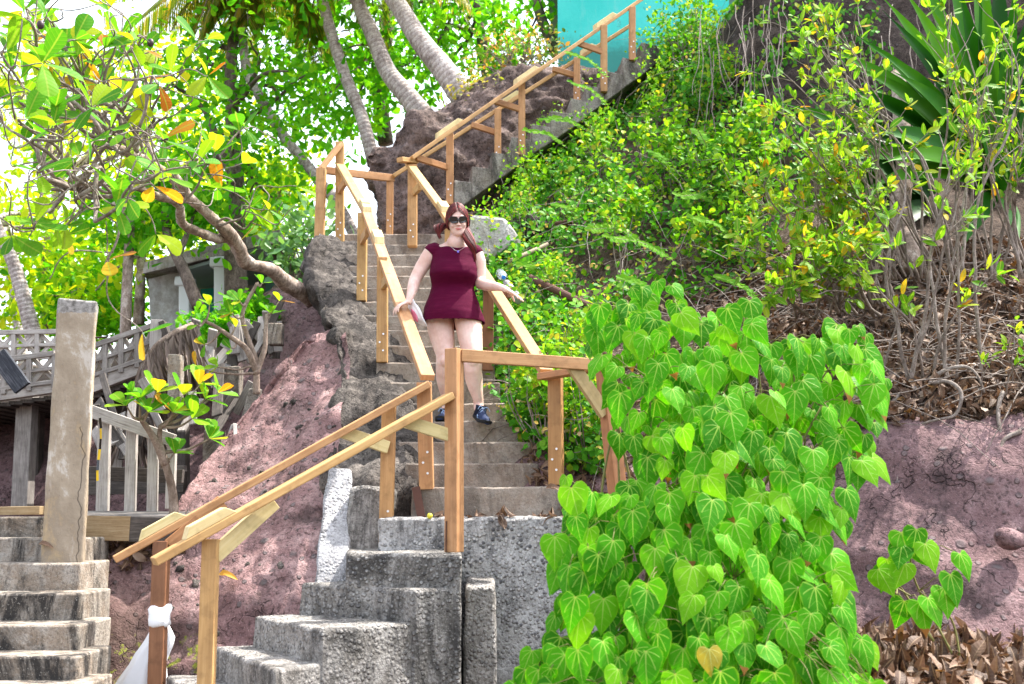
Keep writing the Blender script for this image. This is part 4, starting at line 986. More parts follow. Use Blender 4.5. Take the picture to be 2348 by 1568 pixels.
# shoes
NAVY=m_plain('navy_mesh_fabric',(.018,.035,.10),.75,.3,.5,90,.4); SOLE=m_plain('black_rubber',(.012,.012,.014),.7,.3,.3,60,.3); LACE=m_plain('pale_blue_lace',(.30,.42,.62),.6,.3)
def shoe(heel,toe,up,sc):
    d=(toe-heel); L=d.length; d.normalize(); u=(up-d*up.dot(d)).normalized(); s=d.cross(u); sh=MB(); so_=MB()
    prof=[(0,.030,.060),(.08,.036,.068),(.22,.038,.078),(.36,.040,.072),(.5,.043,.056),(.66,.047,.045),(.8,.046,.036),(.92,.036,.027),(1.0,.018,.014)]
    rings=[];rs=[];rb=[]
    for f,w,h in prof:
        c=heel+d*(L*f)+u*(.022); n=20; rings.append([c+s*(w*math.cos(2*math.pi*k/n))*(1 if math.sin(2*math.pi*k/n)<.2 else .86)+u*((h*math.sin(2*math.pi*k/n)) if math.sin(2*math.pi*k/n)>0 else .012*math.sin(2*math.pi*k/n)) for k in range(n)])
        w2=w*1.06+.002; spring=.018*max(0,f-.7)/.3
        c2=heel+d*(L*f*1.02-.004)+u*spring; rs.append([c2+s*w2+u*.026,c2-s*w2+u*.026,c2-s*w2*.96,c2+s*w2*.96])
    sh.loft(rings); q=heel+d*(L*.2)+u*.05
    a=sh.build('shoe',NAVY,wo,smooth=True); so_.loft(rs).build('sole',SOLE,a,bevel=.006)
    MB().tube([q-u*.02,q+u*.03-d*.005,q+u*.055-d*.01],[.046,.044,.043],18).build('sock',m_plain('navy_sock',(.012,.016,.035),.9,.2),a,smooth=True)
    la=MB()
    for i in range(5):
        f=.34+.07*i; h=.094-.011*i*1.15-.004; c=heel+d*(L*f)+u*h; la.tube([c-s*.026-u*.014,c-s*.012+u*.004,c+s*.012+u*.004+d*.008,c+s*.026-u*.014+d*.008],.0032,6)
    c=heel+d*(L*.34)+u*.095; la.tube(curve([c,c+s*.03+u*.015+d*.01,c+s*.045-u*.01+d*.02],4),.0028,6); la.tube(curve([c,c-s*.03+u*.012+d*.01,c-s*.05-u*.012+d*.025],4),.0028,6)
    la.build('lace',LACE,a,smooth=True)
    st_=MB()
    for sg_ in (-1,1):
        st_.tube([heel+d*(L*.45)+s*sg_*.043+u*.045,heel+d*(L*.62)+s*sg_*.047+u*.028],.003,5); st_.tube([heel+d*(L*.55)+s*sg_*.045+u*.045,heel+d*(L*.50)+s*sg_*.046+u*.026],.003,5)
    st_.build('stripe',m_plain('steel_blue',(.16,.25,.42),.5,.3),a)
hz=kz[4]
shoe(Vector((P(1092,950,8.13).x,8.15,P(1092,957,8.13).z)),Vector((P(1116,972,7.92).x,7.92,P(1116,977,7.92).z)),Vector((.05,.25,1)),1)
shoe(Vector((P(1024,960,8.38).x,8.38,hz)),Vector((P(1008,960,8.15).x,8.15,hz)),Vector((0,0,1)),1)
# sun hat held against the rail
t=thing('sun_hat','white sun hat with pink lining held in her hand by the rail','hat',P(952,745,8.06))
WHT=m_plain('white_cotton',(.84,.82,.84),.8,.2,.1,40,.2); PNK=m_plain('pink_lining',(.80,.22,.32),.8,.2,.2,30,.2)
ax=(P(966,745,8.05)-P(934,684,8.08)); La=ax.length; ax.normalize(); cx_=Vector((.55,-.75,.28)); cx_=(cx_-ax*cx_.dot(ax)).normalized(); nn=ax.cross(cx_)
if nn.y>0: nn=-nn
c0=P(949,714,8.07)
def disc(c,ra,rb,nrm,th,bow,n=40,m=6):
    mb=MB(); rings=[]
    for s_,fl_ in ((1,1),(-1,-1)):
        for j in range(m+1):
            f=(j/m) if s_==1 else (1-j/m)
            f=max(f,.02); rings.append([c+ax*(ra*f*math.cos(2*math.pi*i/n))+cx_*(rb*f*math.sin(2*math.pi*i/n))+nrm*(s_*th/2-bow*(f*math.cos(2*math.pi*i/n))**2+.006*math.sin(3*2*math.pi*i/n)*f) for i in range(n)])
    return mb.loft(rings)
disc(c0,La*.60,.050,nn,.006,.045).build('brim',WHT,t,smooth=True)
MB().ball(c0-nn*.02+ax*.01,.085,.040,.030,Matrix((ax,cx_,nn)).transposed()).build('crown',WHT,t,smooth=True)
c1=c0+ax*.03+nn*.012-cx_*.008; disc(c1,.060,.024,nn,.006,.004).build('lining',PNK,t,smooth=True)
# ================================================================== FOREGROUND HEART-LEAVED SHRUB
def heart_shrub(name_label, poly, N, Yf, smin, smax, bases, ntw, layer=.42, yellow=(), seed=3, cat='shrub', sr=.011, var=1):
    x0,x1=min(p[0] for p in poly),max(p[0] for p in poly); y0,y1=min(p[1] for p in poly),max(p[1] for p in poly)
    pts=[];cell={}
    tries=0
    while len(pts)<N and tries<N*60:
        tries+=1
        px=random.uniform(x0,x1); py=random.uniform(y0,y1)
        if not inpoly([px],[py],poly)[0]: continue
        lay=random.random(); Y=Yf(px,py)+layer*(lay**1.1)+random.uniform(-.03,.03)
        key=(int(px/28),int(py/28),int(lay*4))
        if cell.get(key,0)>=1: continue
        cell[key]=1
        pts.append((px,py,Y,lay))
    pos=[];T=[];Nn=[];S=[]
    for px,py,Y,lay in pts:
        p=P(px,py-30,Y); pos.append(p)
        cx=(px-(x0+x1)/2)/(x1-x0)
        n=Vector((cx*.8+random.gauss(0,.42*var),-1+random.gauss(0,.15),.55*(.4+.6*var)+random.gauss(0,.36*var)))
        tt=Vector((cx*.5+random.gauss(0,.38),-.42+random.gauss(0,.2),-1)); T.append(tt); Nn.append(n)
        S.append(random.triangular(smin,smax,smin*.4+smax*.6)*(.82 if lay>.7 else 1))
    th=thing('shrub',name_label,cat,bases[0])
    ids=list(range(len(pts)))
    leaves('foliage',T_HEART,[pos[i] for i in ids],[T[i] for i in ids],[Nn[i] for i in ids],[S[i] for i in ids],L_HEART,th,edge=True)
    for (yx,yy,yY,ys) in yellow:
        leaves('yellow_leaf',T_HEART[:1],[P(yx,yy,yY)],[Vector((.1,-.3,-1))],[Vector((0,-1,.3))],[ys],L_YELLOW,th,edge=True)
    mb=MB()
    tips=random.sample(ids,min(ntw,len(ids)))
    main=[]
    for k,i in enumerate(tips):
        b=Vector(bases[k%len(bases)]); e_=pos[i]+Vector((0,.10,.02)); m=b.lerp(e_,.5)+Vector((random.uniform(-.12,.12),.12,random.uniform(.0,.15)))
        c=curve([b,m,e_],7); mb.tube(c,taper(len(c),sr,.004),6); main+=c[3:]
    marr=np.array([tuple(q) for q in main])
    for i in ids:
        p=pos[i]; dd=np.linalg.norm(marr-np.array(p),axis=1); j=int(dd.argmin()); q=Vector(marr[j])
        v=q-p; L=min(v.length,.16)
        e_=p+v.normalized()*L+Vector((0,.03,0)); mb.tube([p-Vector(Nn[i]).normalized()*.002,p.lerp(e_,.5)+Vector((0,.0,.02)),e_],[.0018,.002,.0025],5)
    mb.build('stem',m_plain('green_brown_stem',(.22,.20,.06),.6,.3,.6,25),th,smooth=True)
    return th
MAINP=[(1385,715),(1440,665),(1500,662),(1560,690),(1600,760),(1650,720),(1720,715),(1740,800),(1800,810),(1880,770),(1960,760),(2025,810),(2040,900),(2010,1000),(2000,1080),(1945,1110),(1955,1190),(1915,1260),(1920,1330),(1965,1380),(1950,1440),(1985,1500),(2000,1640),(1180,1640),(1180,1550),(1245,1480),(1310,1370),(1265,1320),(1250,1270),(1300,1200),(1275,1120),(1325,1115),(1370,1170),(1425,1140),(1410,1010),(1395,890),(1355,820),(1350,760)]
def Yf(px,py): return 5.35-.95*((py-650)/950)-.25*(1-((px-1650)/480)**2)
heart_shrub('large bushy shrub with big glossy heart shaped leaves filling the right foreground',MAINP,820,Yf,.062,.158,[P(1560,1680,4.95),P(1720,1680,5.0),P(1440,1680,4.9),P(1830,1660,5.1)],70,.5,yellow=[(1625,1488,4.22,.095)])
SP=[(2000,1260),(2080,1230),(2160,1235),(2215,1300),(2200,1390),(2080,1420),(2000,1360)]
heart_shrub('small sprig of dark heart shaped leaves standing alone before the mauve rock',SP,15,lambda x,y:5.15,.10,.14,[P(2205,1540,5.4),P(2140,1470,5.35)],4,.12,sr=.006,var=.45)
# ================================================================== VEGETATION ON THE HILLSIDE
GREEN=[(1105,600),(1190,520),(1230,420),(1260,330),(1330,290),(1400,215),(1470,110),(1560,50),(1670,110),(1700,250),(1740,330),(1790,480),(1780,640),(1620,700),(1420,720),(1380,830),(1420,1000),(1400,1100),(1300,1085),(1215,1040),(1165,960),(1130,830),(1105,700)]
def dens(q): return noise.fractal(Vector(q)*1.7,.9,2.1,3)
def vine_cover():
    q,n=sample(hill,42000,lambda x,y: inpoly(x,y,GREEN))
    d=np.array([dens(v) for v in q]); keep=rng.random(len(q))<np.clip(.62+d*1.1,.12,1); q,n,d=q[keep],n[keep],d[keep]
    off=rng.random(len(q))**1.2*np.clip(.16+.42*np.clip(d+.25,0,1),.05,.6)
    pos=q+n*off[:,None]+np.array([0,0,.05])*rng.random((len(q),1))
    nn=n*.6+np.array([0,-.6,.5])+rvec(len(q))*.65; t=rvec(len(q))+np.array([0,-.3,-.5])
    return pos,nn,t,q,n
pos,nn_,t_,q_,n_=vine_cover()
o=leaves('ground_vines',T_RND,pos,t_,nn_,rng.uniform(.036,.082,len(pos)),L_VINE); tag(o,'dense mat of small leaved green vines spreading over the hillside','vines',None,'stuff')
q,n=sample(hill,1500,lambda x,y: inpoly(x,y,GREEN)); 
o=leaves('dry_leaves',T_SM+T_RND,q+n*rng.uniform(.05,.38,(len(q),1)),rvec(len(q))+np.array([0,0,-.4]),n+rvec(len(q))*.7,rng.uniform(.03,.055,len(q)),L_DRYVINE); tag(o,'pale dry leaves scattered through the green vines','leaves',None,'stuff')
def twig_field(N,poly,mat,name,label,lmin=.25,lmax=.8,r=.004,offm=.3,fall=.3):
    q,n=sample(hill,N,lambda x,y: inpoly(x,y,poly)); mb=MB()
    for a,b in zip(q,n):
        a=Vector(a)+Vector(b)*random.uniform(.0,offm); d=Vector((random.gauss(0,1),random.gauss(-.1,.4),random.gauss(.1,.8))); d=(d-Vector(b)*d.dot(Vector(b))*.8).normalized()
        L=random.uniform(lmin,lmax); pts=[a]
        for k in range(6):
            d=(d+noise.noise_vector(a*9+Vector((k,0,0)))*.55+Vector((0,0,-fall*.15))).normalized(); pts.append(pts[-1]+d*L/6)
        rr=r*random.uniform(.5,1.2); mb.tube(pts,taper(7,rr,rr*.4),4,cap=False)
    o=mb.build(name,mat,recalc=False,smooth=True); return tag(o,label,'twigs',None,'stuff')
L_UNDER=m_leaf('undergrowth_leaf',[(.0,(.08,.27,.012)),(.45,(.16,.42,.016)),(.8,(.28,.50,.022)),(.93,(.42,.50,.03)),(1,(.52,.40,.06))],.45,.5,spec=.15)
q,n=sample(hill,95,lambda x,y: inpoly(x,y,GREEN)); ups=[];upt=[];upn=[];ups_=[]; ust=MB()
for a,b in zip(q,n):
    a=Vector(a); b=Vector(b); ht=random.uniform(.25,.75); c0_=a+b*random.uniform(.05,.2)+Vector((0,-.05,ht*.7)); rr_=random.uniform(.14,.30); sz_=random.choice((.045,.055,.075))
    for k in range(random.randint(70,150)):
        v=Vector(rvec(1)[0])*rr_*(random.random()**.5); v.z*=1.3; p_=c0_+v; ups.append(p_); upt.append(Vector(rvec(1)[0])+v*2+Vector((0,-.2,-.2))); upn.append(Vector((0,-.5,.7))+Vector(rvec(1)[0])*.7); ups_.append(sz_*random.uniform(.6,1.25))
    for k in range(5):
        e_=c0_+Vector(rvec(1)[0])*rr_*.9; cc_=curve([a,a.lerp(e_,.5)+Vector((random.uniform(-.08,.08),-.04,.03)),e_],5); ust.tube(cc_,taper(len(cc_),.006,.002),4,cap=False)
o=leaves('undergrowth',T_SM+T_RND,ups,upt,upn,ups_,L_UNDER); tag(o,'sunlit yellow green bushy undergrowth rising out of the vines beside the stairs','undergrowth',None,'stuff'); ust.build('undergrowth_stem',TWIG,o,smooth=True,recalc=False)
twig_field(420,GREEN,TWIG,'dry_twigs','tangle of thin grey twigs among the green vines',.25,.9,.0045,.36)
# compound leaf sprays arching out of the vines
sp=MB(); SPp=[];SPt=[];SPn=[];SPs=[]
for a,b,Y in (((1400,185),(1308,122),12.2),((1400,250),(1312,190),12.0),((1345,300),(1250,275),11.8),((1300,340),(1210,300),12.2),((1480,560),(1355,525),10.2),((1560,610),(1400,545),9.6),((1500,690),(1430,640),9.2),((1330,520),(1280,470),11),((1560,430),(1500,350),11),((1640,400),(1600,300),11),((1690,560),(1590,500),9.9),((1760,720),(1660,640),8.6),((1260,640),(1200,610),10.2),((1650,480),(1560,450),10.4)):
    p0=P(*a,Y); p1=P(*b,Y-.45); c=curve([p0,p0.lerp(p1,.5)+Vector((0,0,.07)),p1],9); sp.tube(c,taper(len(c),.006,.002),5)
    for i in range(2,len(c),1):
        d=(c[i]-c[i-1]).normalized(); s=d.cross(Vector((0,-.6,.8))).normalized()
        for sg_ in (-1,1): SPp.append(c[i]); SPt.append(s*sg_+d*.35); SPn.append(Vector((0,-.9,.5))+Vector(rvec(1)[0])*.25); SPs.append(random.uniform(.07,.095))
o=None
q,n=sample(hill,2600,lambda x,y: inpoly(x,y,[(1640,-40),(1980,-40),(2040,200),(1900,420),(1780,420),(1700,260)])); q=q[[dens(v)>-.02 for v in q]][:1700]; n=n[:len(q)]
o=leaves('hanging_vines',T_RND,q+np.array([0,-.12,0])*rng.uniform(.3,3,(len(q),1)),rvec(len(q))*.6+np.array([0,-.2,-1]),rvec(len(q))*.6+np.array([0,-.8,.6]),rng.uniform(.04,.08,len(q)),L_VINE); tag(o,'patchy vines hanging over the dark rock at the top of the hillside','vines',None,'stuff')
o=leaves('trailing_sprays',T_OB,SPp,SPt,SPn,SPs,m_leaf('fresh_pinnate_leaf',[(.0,(.10,.32,.02)),(1,(.20,.42,.03))],.45,.6,'mid',(.35,.5,.12),spec=.05)); tag(o,'bright arching sprays of paired round leaves above the vines','vines',None,'stuff')
o2=sp.build('spray_stem',TWIGD,o,smooth=True)
# leaf litter
LIT=[(1780,560),(2000,590),(2347,540),(2750,540),(2750,930),(2420,950),(2150,960),(1960,980),(1800,930),(1500,760)]
q,n=sample(hill,8200,lambda x,y: inpoly(x,y,LIT)); 
o=leaves('leaf_litter',T_DRY,q+n*rng.uniform(.0,.07,(len(q),1)),rvec(len(q))-n*.2+np.array([0,-.2,-.4]),n+rvec(len(q))*.6,rng.uniform(.05,.105,len(q)),L_LITTER); tag(o,'brown fallen leaves covering the slope above the mauve rock','leaves',None,'stuff')
q,n=sample(hill,1500,lambda x,y: inpoly(x,y,[(1105,600),(1700,560),(1700,1000),(1420,1190),(1220,1160)])); 
o=leaves('fallen_leaves',T_DRY,q+n*.02,rvec(len(q)),n+rvec(len(q))*.4,rng.uniform(.04,.09,len(q)),L_LITTER); tag(o,'brown fallen leaves lying beside the main flight of steps','leaves',None,'stuff')
twig_field(420,LIT,TWIG,'litter_twigs','bare grey twigs and rootlets lying over the leaf litter',.3,1.0,.006,.14)
lb=patch('earth_bank',[[(1500,1800,4.2),(1900,1760,4.3),(2200,1740,4.3),(2600,1740,4.2)],[(1500,1640,4.9),(1900,1610,5.0),(2200,1600,5.0),(2600,1600,4.9)],[(1500,1560,5.6),(1900,1530,5.5),(2200,1525,5.5),(2600,1530,5.4)],[(1500,1520,6.5),(1900,1488,6.15),(2200,1478,6.05),(2600,1478,5.95)],[(1500,1480,7.2),(1900,1450,6.9),(2200,1440,6.7),(2600,1440,6.6)]],10,8,.07,2,SOIL,'low earth bank under the dry leaves at the bottom right',seed=31)
q,n=sample(lb,2800,lambda x,y:(x>1850)&(y>1455)); 
o=leaves('leaf_litter',T_DRY,q+n*rng.uniform(.0,.05,(len(q),1)),rvec(len(q)),n+rvec(len(q))*.5,rng.uniform(.07,.13,len(q)),L_LITTER); tag(o,'brown dry leaves heaped at the foot of the mauve rock, bottom right','leaves',None,'stuff')
# rocks set in the right face
for lab,(x,y,Y,r) in {'dark purple stone jutting from the mauve rock face at right':(2320,1238,6.2,.075),'mossy boulder above the broken slab under the upper flight':(1225,530,11.2,.20)}.items():
    mb=MB(); mb.ball(P(x,y,Y),r*1.3,r,r*.75,Matrix.Rotation(.3,3,'Y'),20,14); mb.v=[tuple(Vector(v)+noise.noise_vector(Vector(v)*9)*r*.35) for v in mb.v]
    o=mb.build('stone',ROCK_BLACK if r>.1 else ROCK_PINK2,smooth=True); tag(o,lab,'rock')
# rusty pipes, bottle
def pipe(a,b,r,mat,label):
    o=MB().tube([P(*a),P(*b)],r,12).build('pipe',mat); tag(o,label,'pipe')
pipe((1258,518,11.0),(1312,508,10.9),.032,RUST,'short rusty pipe end poking out of the vines near the mossy boulder')
pipe((1215,637,9.7),(1440,745,9.0),.034,RUST,'long rusty pipe running through the vines below the plastic bottle')
pipe((1310,785,8.9),(1480,850,8.4),.036,RUST,'rusty pipe stub lying in the vines just above the guard rail')
pipe((1166,600,10.1),(1255,560,10.4),.022,m_plain('tan_pipe',(.36,.28,.19),.7,.3,.5,20),'thin tan pole lying across the vines by the broken slab')
pipe((1160,650,9.5),(1190,688,9.3),.04,m_plain('grey_pvc',(.30,.29,.29),.6,.3,.4,10),'short grey plastic pipe below the clear bottle')
bo=thing('plastic_bottle','clear plastic bottle with blue cap lying in the vines right of the woman','bottle',P(1156,632,9.2))
PET=m_plain('clear_plastic',(.62,.70,.74),.12,.6,0,20,0,Transmission_Weight=.75,IOR=1.3)
a=P(1146,626,9.35); d=(P(1158,640,9.05)-a).normalized(); sd=d.cross(Vector((0,0,1))).normalized(); uu=sd.cross(d)
prof=[(0,.030),(.008,.040),(.05,.041),(.06,.038),(.07,.041),(.11,.041),(.12,.038),(.13,.041),(.16,.040),(.19,.026),(.205,.015),(.225,.014)]
MB().loft([[a+d*f+sd*(r*math.cos(2*math.pi*k/20))+uu*(r*math.sin(2*math.pi*k/20)) for k in range(20)] for f,r in prof]).build('bottle_body',PET,bo,smooth=True)
MB().tube([a+d*.222,a+d*.243],.018,16).build('cap',m_plain('blue_cap',(.03,.22,.75),.4,.4),bo,bevel=.002)
# ---- grey-stemmed shrubs with yellow-green leaves
def woody_shrub(label,base,targets,nside,leafn,smin,smax,r0=.013):
    mb=MB(); pos=[];T=[];N=[];S=[]
    for tx,ty,tY in targets:
        e_=P(tx,ty,tY); b=base+Vector((random.uniform(-.30,.30)+(e_.x-base.x)*.22,random.uniform(-.05,.15),0)); L=(e_-b).length
        m1=b.lerp(e_,.35)+Vector((random.uniform(-.1,.1)*L,random.uniform(-.1,.05)*L,.10*L)); m2=b.lerp(e_,.7)+Vector((random.uniform(-.06,.06)*L,-.05*L,.07*L))
        c=wiggle(curve([b,m1,m2,e_],8),.03,4); rr=r0*random.uniform(.6,1.15); mb.tube(c,taper(len(c),rr,.003),6)
        nodes=[(c[-1],(c[-1]-c[-3]).normalized())]
        for k in range(nside):
            i=random.randint(int(len(c)*.35),len(c)-3); d=((c[i+1]-c[i]).normalized()+Vector(rvec(1)[0])*.8+Vector((0,-.25,.15))).normalized(); l=random.uniform(.18,.45)*min(1.2,.5+L*.25)
            cc=wiggle(curve([c[i],c[i]+d*l*.5+Vector((0,0,.02)),c[i]+d*l+Vector((0,0,.03))],5),.02,6); mb.tube(cc,taper(len(cc),.0045,.002),5); nodes.append((cc[-1],d)); 
            if random.random()<.5: nodes.append((cc[len(cc)//2],d))
        for p,d in nodes:
            nl=random.randint(max(1,leafn-2),leafn+2)
            for k in range(nl):
                pos.append(p+Vector(rvec(1)[0])*.02-d*random.uniform(0,.05)); T.append((d*.7+Vector(rvec(1)[0])*.9+Vector((0,-.2,-.15)))); N.append(Vector((0,-.5,.85))+Vector(rvec(1)[0])*.5); S.append(random.uniform(smin,smax))
    th=thing('woody_shrub',label,'shrub',base,'grey stemmed shrubs on the slope')
    mb.build('stem',TWIG,th,smooth=True,recalc=False); leaves('foliage',T_EL,pos,T,N,S,L_SHRUB,th)
def rt(poly,Y0,Y1,n):
    out=[]
    while len(out)<n:
        x=random.uniform(min(p[0] for p in poly),max(p[0] for p in poly)); y=random.uniform(min(p[1] for p in poly),max(p[1] for p in poly))
        if inpoly([x],[y],poly)[0]: out.append((x,y,random.uniform(Y0,Y1)))
    return out
woody_shrub('shrub whose roots curl over the rock edge, with long bare grey stems',P(2135,885,7.1),rt([(2040,330),(2180,60),(2300,0),(2347,200),(2200,520)],6.6,7.4,7)+[(1980,620,6.6),(2060,560,6.8),(2290,620,6.8)],4,3,.075,.12,.014)
woody_shrub('wide yellow green shrub reaching left over the vines',P(2040,700,8.3),rt([(1690,330),(1800,230),(1960,300),(1980,480),(1820,640),(1690,640)],7.3,8.4,26),6,5,.07,.115)
woody_shrub('tall shrub with drooping lime leaves before the sword leaved plant',P(2190,640,8.5),rt([(1720,60),(1860,0),(1960,80),(1930,300),(1790,300)],7.6,8.6,17),4,4,.07,.12)
woody_shrub('leggy shrub of many upright bare stems at the right edge',P(2300,640,8.0),rt([(2120,0),(2347,-20),(2400,300),(2280,420),(2180,300)],7.2,8.2,15),5,3,.07,.11,.012)
woody_shrub('low spreading shrub with yellow and orange tipped leaves above the heart leaved shrub',P(1960,720,8.0),rt([(1650,620),(1800,560),(2050,480),(2100,600),(1950,690),(1800,720)],7.0,7.8,16),4,5,.08,.12)
woody_shrub('small round leaved sprout growing from the leaf litter at the right edge',P(2300,930,6.9),[(2300,790,6.7),(2345,830,6.7),(2260,830,6.7),(2330,760,6.8)],1,5,.06,.085,.006)
def vroots(label,lst,r,mat,cat='roots'):
    mb=MB()
    for pts in lst: c=wiggle(curve([P(*p) for p in pts],8),.015,6); mb.tube(c,taper(len(c),r,r*.4),7)
    o=mb.build('exposed_roots',mat,smooth=True); tag(o,label,cat)
vroots('pale curling roots gripping the top of the mauve rock at right',[[(2120,880,7.1),(2170,875,6.9),(2205,900,6.8),(2190,950,6.78),(2130,965,6.8),(2070,985,6.85)],[(2130,870,7.1),(2180,845,7.0),(2230,850,6.95),(2260,900,6.85)],[(2110,885,7.05),(2060,905,6.95),(2020,960,6.9),(2005,1010,6.8)],[(2300,900,6.85),(2290,960,6.75),(2300,1040,6.6),(2280,1120,6.5)],[(2340,990,6.6),(2300,1010,6.6),(2285,1080,6.5)]],.016,TWIG)
mb=MB()
for i in range(44):
    x=random.uniform(1600,1800) if i<24 else random.uniform(1900,2340); y=random.uniform(-40,120); Y=11.6-(x-1600)/700*1.6
    L=random.uniform(120,330); c=wiggle(curve([P(x,y,Y),P(x+random.uniform(-15,15),y+L*.5,Y-.3),P(x+random.uniform(-30,30),y+L,Y-.5)],7),.06,3); r=random.uniform(.003,.008); mb.tube(c,taper(len(c),r,r*.5),5,cap=False)
o=mb.build('hanging_roots',TWIG,smooth=True,recalc=False); tag(o,'tangle of thin grey aerial roots hanging down the dark rock','roots',None,'stuff')
o=MB().tube(wiggle(curve([P(2062,180,9.9),P(2070,330,9.6),P(2068,480,9.2),P(2090,620,8.9)],8),.06,3),taper(25,.07,.10),14).build('tree_stump',BARK,smooth=True); tag(o,'old pale dead trunk standing behind the shrub stems','stump')
# ---- sword-leaved plants
def agave(label,base,tips,wd):
    th=thing('sword_leaved_plant',label,'plant',base,'sword leaved plants on the slope'); mb=MB()
    for tx,ty,tY in tips:
        e_=P(tx,ty,tY); d=e_-base; L=d.length; dn=d.normalized(); sd=dn.cross(Vector((.1,-1,.25))).normalized(); nn=sd.cross(dn)
        if nn.y>0: nn=-nn
        m=12; b=len(mb.v); w=wd*random.uniform(.85,1.1)
        for i in range(m+1):
            f=i/m; c=base+d*f+Vector((0,0,1))*(.10*L*math.sin(math.pi*f)*.6)-Vector((0,0,1))*(.08*L*f**3); ww=w*(.45+1.0*f*(1-f)*2.4)*(1-f**6)*(1 if f<.55 else (1-((f-.55)/.45)**1.6)) +.002
            for k,(a,z) in enumerate(((-1,.35),(-.5,.08),(0,0),(.5,.08),(1,.35))): mb.v.append(tuple(c+sd*(ww*a)+nn*(ww*z)))
        for i in range(m):
            for k in range(4): mb.f.append([b+i*5+k,b+i*5+k+1,b+i*5+6+k,b+i*5+5+k]); mb.uv.append([(0,0)]*4)
    o=mb.build('sword_leaf',AGV,th,smooth=True,recalc=False)
t=NT('striped_sword_leaf'); p=t.obj(); isl=t.n('ShaderNodeNewGeometry').outputs['Random Per Island']
nzv=t.noise(p,3,4,.6); col=t.ramp(t.math('ADD',t.math('MULTIPLY',isl,.6),t.math('MULTIPLY',nzv,.4)),[(.2,(.007,.055,.004)),(.5,(.02,.13,.006)),(.8,(.09,.28,.012))])
AGV=t.done(t.n('ShaderNodeMixShader',Fac=.12,i1=t.bsdf(col,.5,None,.15),i2=t.n('ShaderNodeBsdfTranslucent',Color=t.mix(1.0,col,(1.4,1.4,.6),'MULTIPLY')).outputs[0]).outputs[0])
agave('huge rosette of long dark green sword leaves at the upper right',P(2285,440,9.5),[(1945,30,8.8),(2010,-60,9.0),(2080,-150,9.3),(2150,-190,9.5),(2230,-200,9.7),(2290,-160,9.2),(2380,-60,9.0),(2450,60,9.2),(1890,150,8.8),(1850,260,9.0),(2450,240,9),(2400,330,8.8),(2340,560,8.7),(2060,40,8.8),(2120,-40,8.9),(1980,190,9.0),(2240,-60,8.8),(2200,560,9.0),(1930,100,8.4),(1990,60,8.3),(2040,120,8.3),(2100,30,8.3),(2170,-20,8.3),(1900,330,8.4),(1960,400,8.3),(2330,-100,8.4),(2020,-20,8.6),(2060,-80,8.6),(2190,-90,8.7),(2250,-120,8.6),(1880,60,8.7),(1960,260,8.2),(2020,330,8.2)],.085)
agave('smaller fan of dark sword leaves low behind the wide shrub',P(2150,470,9.9),[(1790,200,9.4),(1760,290,9.3),(1800,380,9.3),(1830,440,9.2),(1860,500,9.2),(1920,520,9.2),(1840,150,9.6),(1900,330,9.1),(1880,250,9.2),(1990,560,9.1)],.10)
# ================================================================== TREES
def tree(name,label,trunks,poly,Y0,Y1,nclump,per,crad,lsize,mat,tm=T_SM,bark=BARK,group=None,nbr=8,cat='tree',extra_branches=()):
    base=P(*trunks[0][0][:3]); th=thing(name,label,cat,base,group); mb=MB(); ends=[]
    for pts in trunks:
        q=[P(*p[:3]) for p in pts]; c=wiggle(curve(q,7),.03,1.5); r0,r1=pts[0][3],pts[-1][3]; mb.tube(c,taper(len(c),r0,r1),12); ends+=c[len(c)//2:]
    cl=[]
    if poly:
        for x,y,Y in rt(poly,Y0,Y1,nclump): cl.append(P(x,y,Y))
        for k in range(min(nbr,len(cl))):
            e_=random.choice(cl); s=min(ends,key=lambda v:(v-e_).length+random.uniform(0,.8)); m=s.lerp(e_,.5)+Vector((random.uniform(-.2,.2),random.uniform(-.3,.3),.15)); c=wiggle(curve([s,m,e_],8),.08,2); mb.tube(c,taper(len(c),.045,.012),6,cap=False)
    mb.build('trunk',bark,th,smooth=True,recalc=False)
    if cl:
        cs=np.array([tuple(v) for v in cl]); ix=rng.integers(0,len(cl),nclump*per); pos=cs[ix]+rng.normal(size=(len(ix),3))*np.array([crad,crad,crad*.55])*(.5+rng.random((len(cl),1))[ix])
        leaves('crown',tm,pos,rvec(len(pos))+np.array([0,-.1,-.35]),rvec(len(pos))*.75+np.array([0,-.15,.75]),rng.uniform(lsize*.65,lsize*1.25,len(pos)),mat,th)
    return th
LG='trees behind the stairs'
tree('almond_tree','tree with thick dark upright trunk and bright green crown behind the leaning branch',[[(545,705,15,.17),(540,560,15,.17),(541,430,15.1,.16),(535,330,15.2,.13),(530,180,15.4,.10),(540,20,15.6,.07)],[(541,400,15.1,.10),(500,330,15.2,.07),(470,250,15.4,.04)]],
     [(350,130),(430,20),(560,-20),(700,-20),(720,120),(700,260),(640,330),(670,430),(590,560),(540,600),(480,560),(500,430),(400,300)],13.8,17,135,19,.36,.14,L_TREE,T_OB,BARKDARK,LG,14)
tree('almond_tree','dense dark green tree between the two thin leaning palm trunks',[[(885,330,18.5,.14),(870,200,18.5,.13),(890,60,18.6,.12),(880,-80,18.8,.1)]],[(620,-20),(900,-40),(905,220),(830,320),(740,330),(680,300),(640,200)],16.2,19.5,110,20,.36,.17,L_TREE,T_OB,BARKDARK,LG,14)
tree('almond_tree','spreading tree with broad backlit leaves behind the brown cliff top',[[(1120,180,17,.10),(1100,60,17.1,.09),(1080,-60,17.2,.07)],[(1275,130,17,.10),(1240,40,17,.09),(1215,-50,17,.08)]],[(880,-40),(1290,-40),(1290,130),(1180,170),(1050,170),(960,240),(890,260)],16,19.5,95,24,.33,.16,L_TREE,T_OB,BARKDARK,LG,12)
